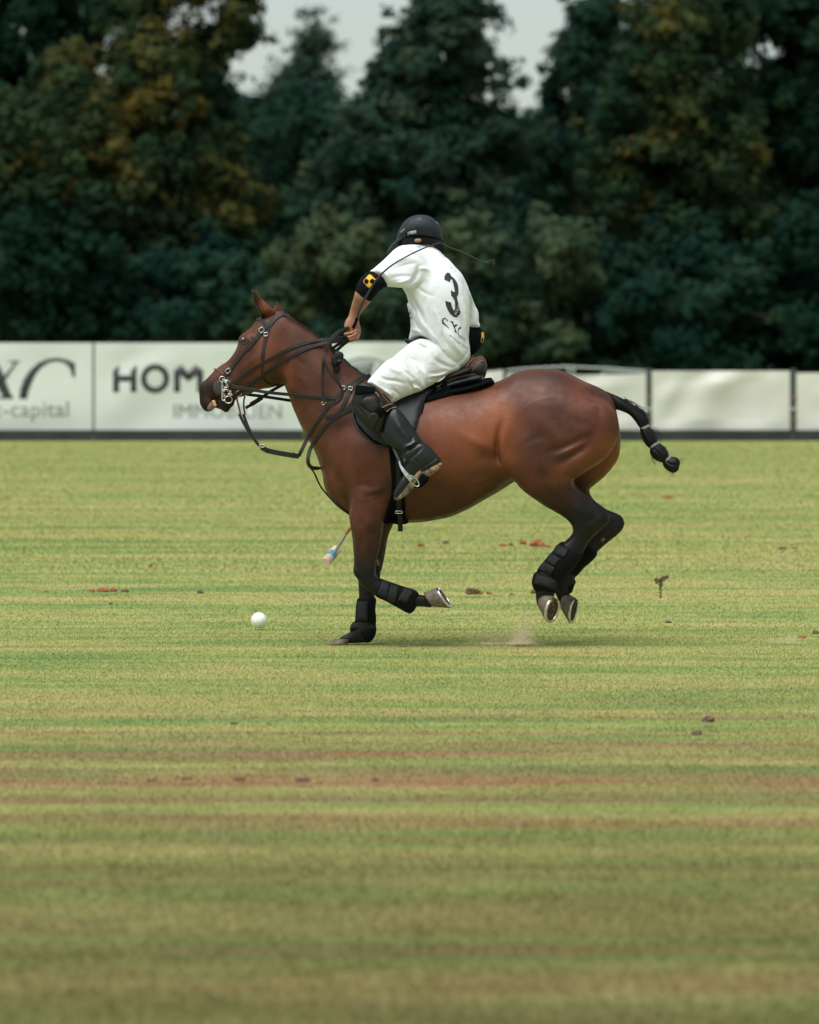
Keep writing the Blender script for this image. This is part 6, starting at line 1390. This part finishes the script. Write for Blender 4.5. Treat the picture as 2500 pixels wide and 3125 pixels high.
# ------------------------------------------------------------------ trees behind the barrier
def leaf_mat(nm, dark_, mid, lit):
    m = bpy.data.materials.new(nm); m.use_nodes = True; n = m.node_tree.nodes; l = m.node_tree.links; b = n['Principled BSDF']
    at = n.new('ShaderNodeAttribute'); at.attribute_name = 'tone'
    r = n.new('ShaderNodeValToRGB'); e = r.color_ramp.elements; e[0].color = (*dark_, 1); e[1].color = (*lit, 1); e[1].position = 1.0; q = e.new(0.5); q.color = (*mid, 1)
    l.new(at.outputs['Fac'], r.inputs[0]); l.new(r.outputs[0], b.inputs['Base Color']); b.inputs['Roughness'].default_value = 0.8; b.inputs['Specular IOR Level'].default_value = 0.04
    return m
ML = {'dark': leaf_mat('leaf_dark', (0.003, 0.013, 0.009), (0.008, 0.026, 0.016), (0.022, 0.042, 0.022)), 'teal': leaf_mat('leaf_teal', (0.005, 0.022, 0.017), (0.015, 0.038, 0.024), (0.038, 0.064, 0.034)),
      'olive': leaf_mat('leaf_olive', (0.010, 0.030, 0.020), (0.038, 0.060, 0.032), (0.100, 0.115, 0.046)), 'autumn': leaf_mat('leaf_autumn', (0.006, 0.022, 0.013), (0.024, 0.044, 0.018), (0.098, 0.072, 0.016)), 'mid': leaf_mat('leaf_mid', (0.010, 0.030, 0.022), (0.026, 0.052, 0.034), (0.074, 0.088, 0.036))}
M_bark = mat('bark', (0.045, 0.036, 0.028), 0.9, bump=0.6, bscale=6, var=0.4, vscale=3)
def tree(outline, ydep, kind, label, n_leaf, seed, leaf=0.27, bough=(0.35, 1.15), depth=2.6, hot=(), trunk=None, name='tree', open_=0.0):
    r_ = np.random.default_rng(seed); poly = np.array(outline, float)
    sc = (CAM_D + ydep) / FPX
    x0, y0 = poly.min(0); x1, y1 = poly.max(0)
    area = 0.5 * abs(np.dot(poly[:, 0], np.roll(poly[:, 1], 1)) - np.dot(poly[:, 1], np.roll(poly[:, 0], 1))) * sc * sc
    nb = max(10, int(area / (bough[0] * bough[1]) * 1.5 * (1 - open_)))
    cl_ = []
    while len(cl_) < nb:
        q = np.stack([r_.uniform(x0, x1, 400), r_.uniform(y0, y1, 400)], 1); sdv = poly_sd(q[:, 0], q[:, 1], poly)
        for (a, b), s_ in zip(q, sdv):
            if s_ * sc > 0.12 and len(cl_) < nb: cl_.append((a, b, s_))
    cl_ = np.array(cl_)
    rad = np.minimum(r_.uniform(*bough, nb), np.maximum(0.38, cl_[:, 2] * sc * 1.15))
    inn = np.clip(cl_[:, 2] * sc / 2.4, 0, 1)
    dep = -np.sqrt(np.clip(1 - (1 - inn) ** 2, 0, 1)) * depth * r_.uniform(-0.9, 1.0, nb)
    bc = np.stack([(cl_[:, 0] - HX) * sc, ydep + dep, CAM_H - (cl_[:, 1] - HY) * sc], 1)
    # twigs spread over each bough, then leaves round each twig
    ns_ = 13
    bi = np.repeat(np.arange(nb), ns_)
    d = r_.normal(0, 1, (nb * ns_, 3)); d /= np.linalg.norm(d, axis=1)[:, None]; d[:, 2] = np.where(d[:, 2] < -0.35, -d[:, 2] * 0.6, d[:, 2]); d[:, 1] = np.where(d[:, 1] > 0.4, -d[:, 1], d[:, 1])
    ell_ = r_.uniform(0.6, 1.35, (nb, 3)); tw = bc[bi] + d * (rad[bi] * r_.uniform(0.3, 1.15, nb * ns_))[:, None] * ell_[bi] + r_.normal(0, 1, (nb * ns_, 3)) * np.where(r_.random(nb * ns_) < 0.2, 0.42, 0.16)[:, None]
    n_clump = len(tw); cen = tw
    per = max(8, int(1.25 * n_leaf / n_clump)); N = n_clump * per
    ci = np.repeat(np.arange(n_clump), per)
    sr = (0.20 + 0.24 * rad[bi])[ci]
    e = r_.normal(0, 1, (N, 3)); e /= np.linalg.norm(e, axis=1)[:, None]
    pos = tw[ci] + e * (sr * r_.uniform(0.1, 1.25, N) ** 0.7)[:, None] * np.array([1.0, 1.0, 0.75])
    nrm = e * 0.6 + d[ci] * 0.9 + np.array([0, 0, 0.35]) + r_.normal(0, 0.5, (N, 3)); nrm /= np.linalg.norm(nrm, axis=1)[:, None]
    t1_ = np.cross(nrm, r_.normal(0, 1, (N, 3))); t1_ /= np.linalg.norm(t1_, axis=1)[:, None] + 1e-9; t2 = np.cross(nrm, t1_)
    L = leaf * r_.uniform(0.5, 1.2, N)[:, None]
    Vv = np.stack([pos - t1_ * L * 0.55, pos + t2 * L * 0.30, pos + t1_ * L * 0.6, pos - t2 * L * 0.30], 1).reshape(-1, 3)
    Fv = np.arange(N * 4).reshape(-1, 4)
    tone_c = np.clip(r_.normal(0.30, 0.20, nb), 0.0, 0.8)[bi] + r_.normal(0, 0.05, n_clump)
    tpx = HX + tw[:, 0] / sc; tpy = HY + (CAM_H - tw[:, 2]) / sc
    for hx, hy, hr, amt in hot:
        tone_c += 0.8 * amt * np.exp(-((tpx - hx) ** 2 + (tpy - hy) ** 2) / hr ** 2) * r_.uniform(0.3, 1.1, n_clump)
    tone = np.clip(tone_c[ci] + r_.normal(0, 0.05, N), 0, 1)
    me = mesh_np('crown', Vv, Fv); at = me.attributes.new('tone', 'FLOAT', 'POINT'); at.data.foreach_set('value', np.repeat(tone, 4).astype(np.float32))
    tx = (trunk if trunk is not None else float(np.mean(poly[:, 0]))); base = Vector(((tx - HX) * sc, ydep, 0))
    t = empty(name, base); tag(t, label, 'tree' if name == 'tree' else 'shrub', 'trees beyond the barrier')
    link('crown', me, ML[kind], t, smooth=False)
    top = CAM_H - (y0 - HY) * sc; V = []; 
    tr = [base + Vector((r_.normal(0, 0.12), r_.normal(0, 0.1), z_)) for z_ in np.linspace(-0.1, top * 0.86, 10)]
    tr[0] = base + Vector((0, 0, -0.2)); r0 = (0.05 + 0.016 * top) * (0.35 if n_leaf < 8000 else 0.8)
    trunk_o = tube('trunk', tr, np.linspace(r0, r0 * 0.2, 10), M_bark, t)
    for q in range(7):
        k_ = r_.integers(0, len(cen)); st = tr[int(r_.integers(3, 8))]; e_ = Vector(cen[k_]); mid_ = st.lerp(e_, 0.5) + Vector((0, 0, -0.25))
        tube('limb', [st, st.lerp(mid_, .5), mid_, mid_.lerp(e_, .5), e_], np.linspace(r0 * 0.4, 0.025, 5), M_bark, t)
    return t
TREES = [
    # far row closing the gaps low down
    ([(-150, 420), (100, 340), (400, 420), (520, 640), (500, 1120), (-150, 1120)], 150, 'dark', 'dark tree deep in the shade at far left, low behind the autumn tree', 16000, 1),
    ([(420, 480), (640, 420), (860, 500), (900, 1120), (420, 1120)], 152, 'dark', 'dark tree filling the gap behind the pony ears', 14000, 2),
    ([(740, 325), (820, 305), (900, 265), (1000, 245), (1080, 320), (1250, 380), (1260, 1120), (740, 1120)], 146, 'teal', 'hazy tree low under the wider sky gap', 22000, 3),
    ([(1380, 370), (1480, 330), (1560, 340), (1640, 320), (1760, 340), (1820, 500), (1800, 1240), (1360, 1240)], 148, 'teal', 'hazy tree low under the narrow sky gap', 22000, 4),
    ([(1780, 300), (2050, 150), (2350, 200), (2620, 200), (2620, 1240), (1780, 1240)], 152, 'dark', 'black green tree wall at far right', 24000, 5),
    # front row
    ([(-200, -200), (300, -200), (330, 60), (240, 260), (60, 400), (-200, 480)], 128, 'dark', 'dark tree crown in the upper left corner', 34000, 6),
    ([(240, 130), (330, 20), (440, -170), (740, -170), (770, -20), (805, 40), (775, 130), (720, 200), (725, 260), (690, 330), (720, 430), (760, 520), (820, 560), (830, 610), (770, 680), (720, 830), (600, 960), (330, 960), (200, 860), (60, 760), (-140, 680), (-140, 420), (20, 330), (120, 250)], 118, 'autumn', 'tallest left tree with orange autumn leaves near its top', 52000, 7),
    ([(-140, 600), (60, 640), (200, 740), (330, 720), (420, 860), (440, 1120), (-140, 1120)], 112, 'dark', 'dark green shrubby tree behind the C lettered banner', 22000, 8),
    ([(380, 880), (470, 760), (560, 830), (660, 720), (740, 800), (830, 860), (820, 1120), (400, 1120)], 113, 'teal', 'teal green shrubby tree behind the HOM banner', 18000, 9),
    ([(905, 210), (922, 90), (932, 20), (958, 20), (965, 110), (1015, 120), (990, 190), (1050, 270), (880, 330), (790, 260), (860, 190)], 154, 'mid', 'thin pointed tree top standing alone in the wide sky gap', 7000, 10, 0.18, (0.3, 0.6), 0.8),
    ([(1060, 330), (1140, 240), (1215, 120), (1250, 30), (1280, -60), (1455, -60), (1480, 60), (1515, 120), (1500, 200), (1540, 280), (1580, 480), (1540, 680), (1480, 860), (1250, 820), (1100, 860), (1000, 700), (960, 480), (1000, 380)], 124, 'mid', 'middle tree with yellowing top above the rider', 42000, 11),
    ([(800, 940), (850, 760), (930, 800), (1000, 660), (1100, 720), (1170, 700), (1210, 820), (1200, 1120), (820, 1120)], 110, 'olive', 'olive shrub left of the rider above the banner', 24000, 12),
    ([(1330, 720), (1400, 650), (1470, 700), (1540, 680), (1600, 850), (1560, 1000), (1600, 1240), (1300, 1240), (1290, 860)], 110, 'olive', 'olive shrub right of the rider helmet', 24000, 13),
    ([(1630, 370), (1670, 250), (1690, 160), (1730, 100), (1790, 30), (1815, -60), (1870, -40), (1890, 60), (1860, 200), (1900, 330), (1880, 560), (1760, 660), (1640, 560)], 130, 'teal', 'tree with ragged top right of the narrow sky gap', 20000, 14),
    ([(1590, 860), (1640, 690), (1700, 660), (1780, 720), (1830, 860), (1760, 960), (1800, 1240), (1600, 1240)], 111, 'olive', 'pale olive shrub above the pony rump', 16000, 15),
    ([(1800, 480), (1830, 330), (1870, 200), (1900, 60), (1960, -170), (2220, -170), (2270, 100), (2300, 400), (2340, 700), (2260, 860), (2000, 820), (1850, 760)], 120, 'autumn', 'tall right tree with a few orange sprays at mid height', 42000, 16),
    ([(1780, 900), (1830, 740), (1960, 780), (2080, 680), (2200, 760), (2320, 800), (2340, 1240), (1760, 1240)], 112, 'teal', 'broad dark teal tree behind the right hand sheets', 26000, 17),
    ([(2120, -200), (2700, -200), (2700, 660), (2400, 700), (2240, 300)], 126, 'dark', 'dark tree crown in the upper right corner', 44000, 18),
    ([(2300, 820), (2380, 660), (2480, 600), (2640, 640), (2640, 1240), (2330, 1240)], 113, 'dark', 'dark shrub low at the right edge', 18000, 19),
]
HOT = {7: [(450, 60, 120, .9), (620, 40, 120, .8), (320, 150, 80, .5), (390, 330, 70, .9), (500, 300, 60, .7), (340, 470, 80, .8), (430, 520, 70, .7), (740, 590, 90, .9), (600, 480, 70, .4), (180, 240, 70, .5)], 11: [(1300, 120, 90, .5), (1400, 60, 80, .3)], 16: [(1900, 480, 60, .6), (1960, 60, 80, .3), (1870, 530, 50, .5), (2060, 420, 60, .3), (2000, 100, 90, .15)],
       12: [(1000, 760, 90, .3)], 13: [(1430, 760, 80, .5)], 15: [(1690, 740, 60, .4)], 19: [(2470, 720, 60, .4)], 14: [(1830, 190, 40, .5)]}
def far_wood():
    r_ = np.random.default_rng(77); N = 150000; y = r_.uniform(160, 185, N); sc = (CAM_D + y) / FPX
    px = r_.uniform(-1700, 4200, N); top = np.where((px < -120) | (px > 2600), -20, 380) + 60 * np.sin(px / 170) + 45 * np.sin(px / 67 + 1) + r_.normal(0, 22, N)
    py = top + (1260 - top) * r_.random(N) ** 0.9
    pos = np.stack([(px - HX) * sc, y, CAM_H - (py - HY) * sc], 1); nrm = r_.normal(0, 0.6, (N, 3)) + np.array([0, -0.5, 0.5]); nrm /= np.linalg.norm(nrm, axis=1)[:, None]
    t1_ = np.cross(nrm, r_.normal(0, 1, (N, 3))); t1_ /= np.linalg.norm(t1_, axis=1)[:, None] + 1e-9; t2 = np.cross(nrm, t1_); L = r_.uniform(0.35, 0.8, N)[:, None]
    me = mesh_np('distant_wood', np.stack([pos - t1_ * L * .55, pos + t2 * L * .35, pos + t1_ * L * .6, pos - t2 * L * .35], 1).reshape(-1, 3), np.arange(N * 4).reshape(-1, 4))
    at = me.attributes.new('tone', 'FLOAT', 'POINT'); at.data.foreach_set('value', np.repeat(np.clip(r_.normal(.3, .2, N), 0, 1), 4).astype(np.float32))
    tag(link('distant_wood', me, ML['dark'], None, smooth=False), 'dark wood closing the view behind the trees', 'wood', kind='stuff')
far_wood()
for a in TREES:
    ol, yd, kd, lb, nc, sd_ = a[:6]; kw = dict(zip(('leaf', 'bough', 'depth'), a[6:]))
    tree(ol, yd, kd, lb, nc, sd_, hot=HOT.get(sd_, ()), **kw)
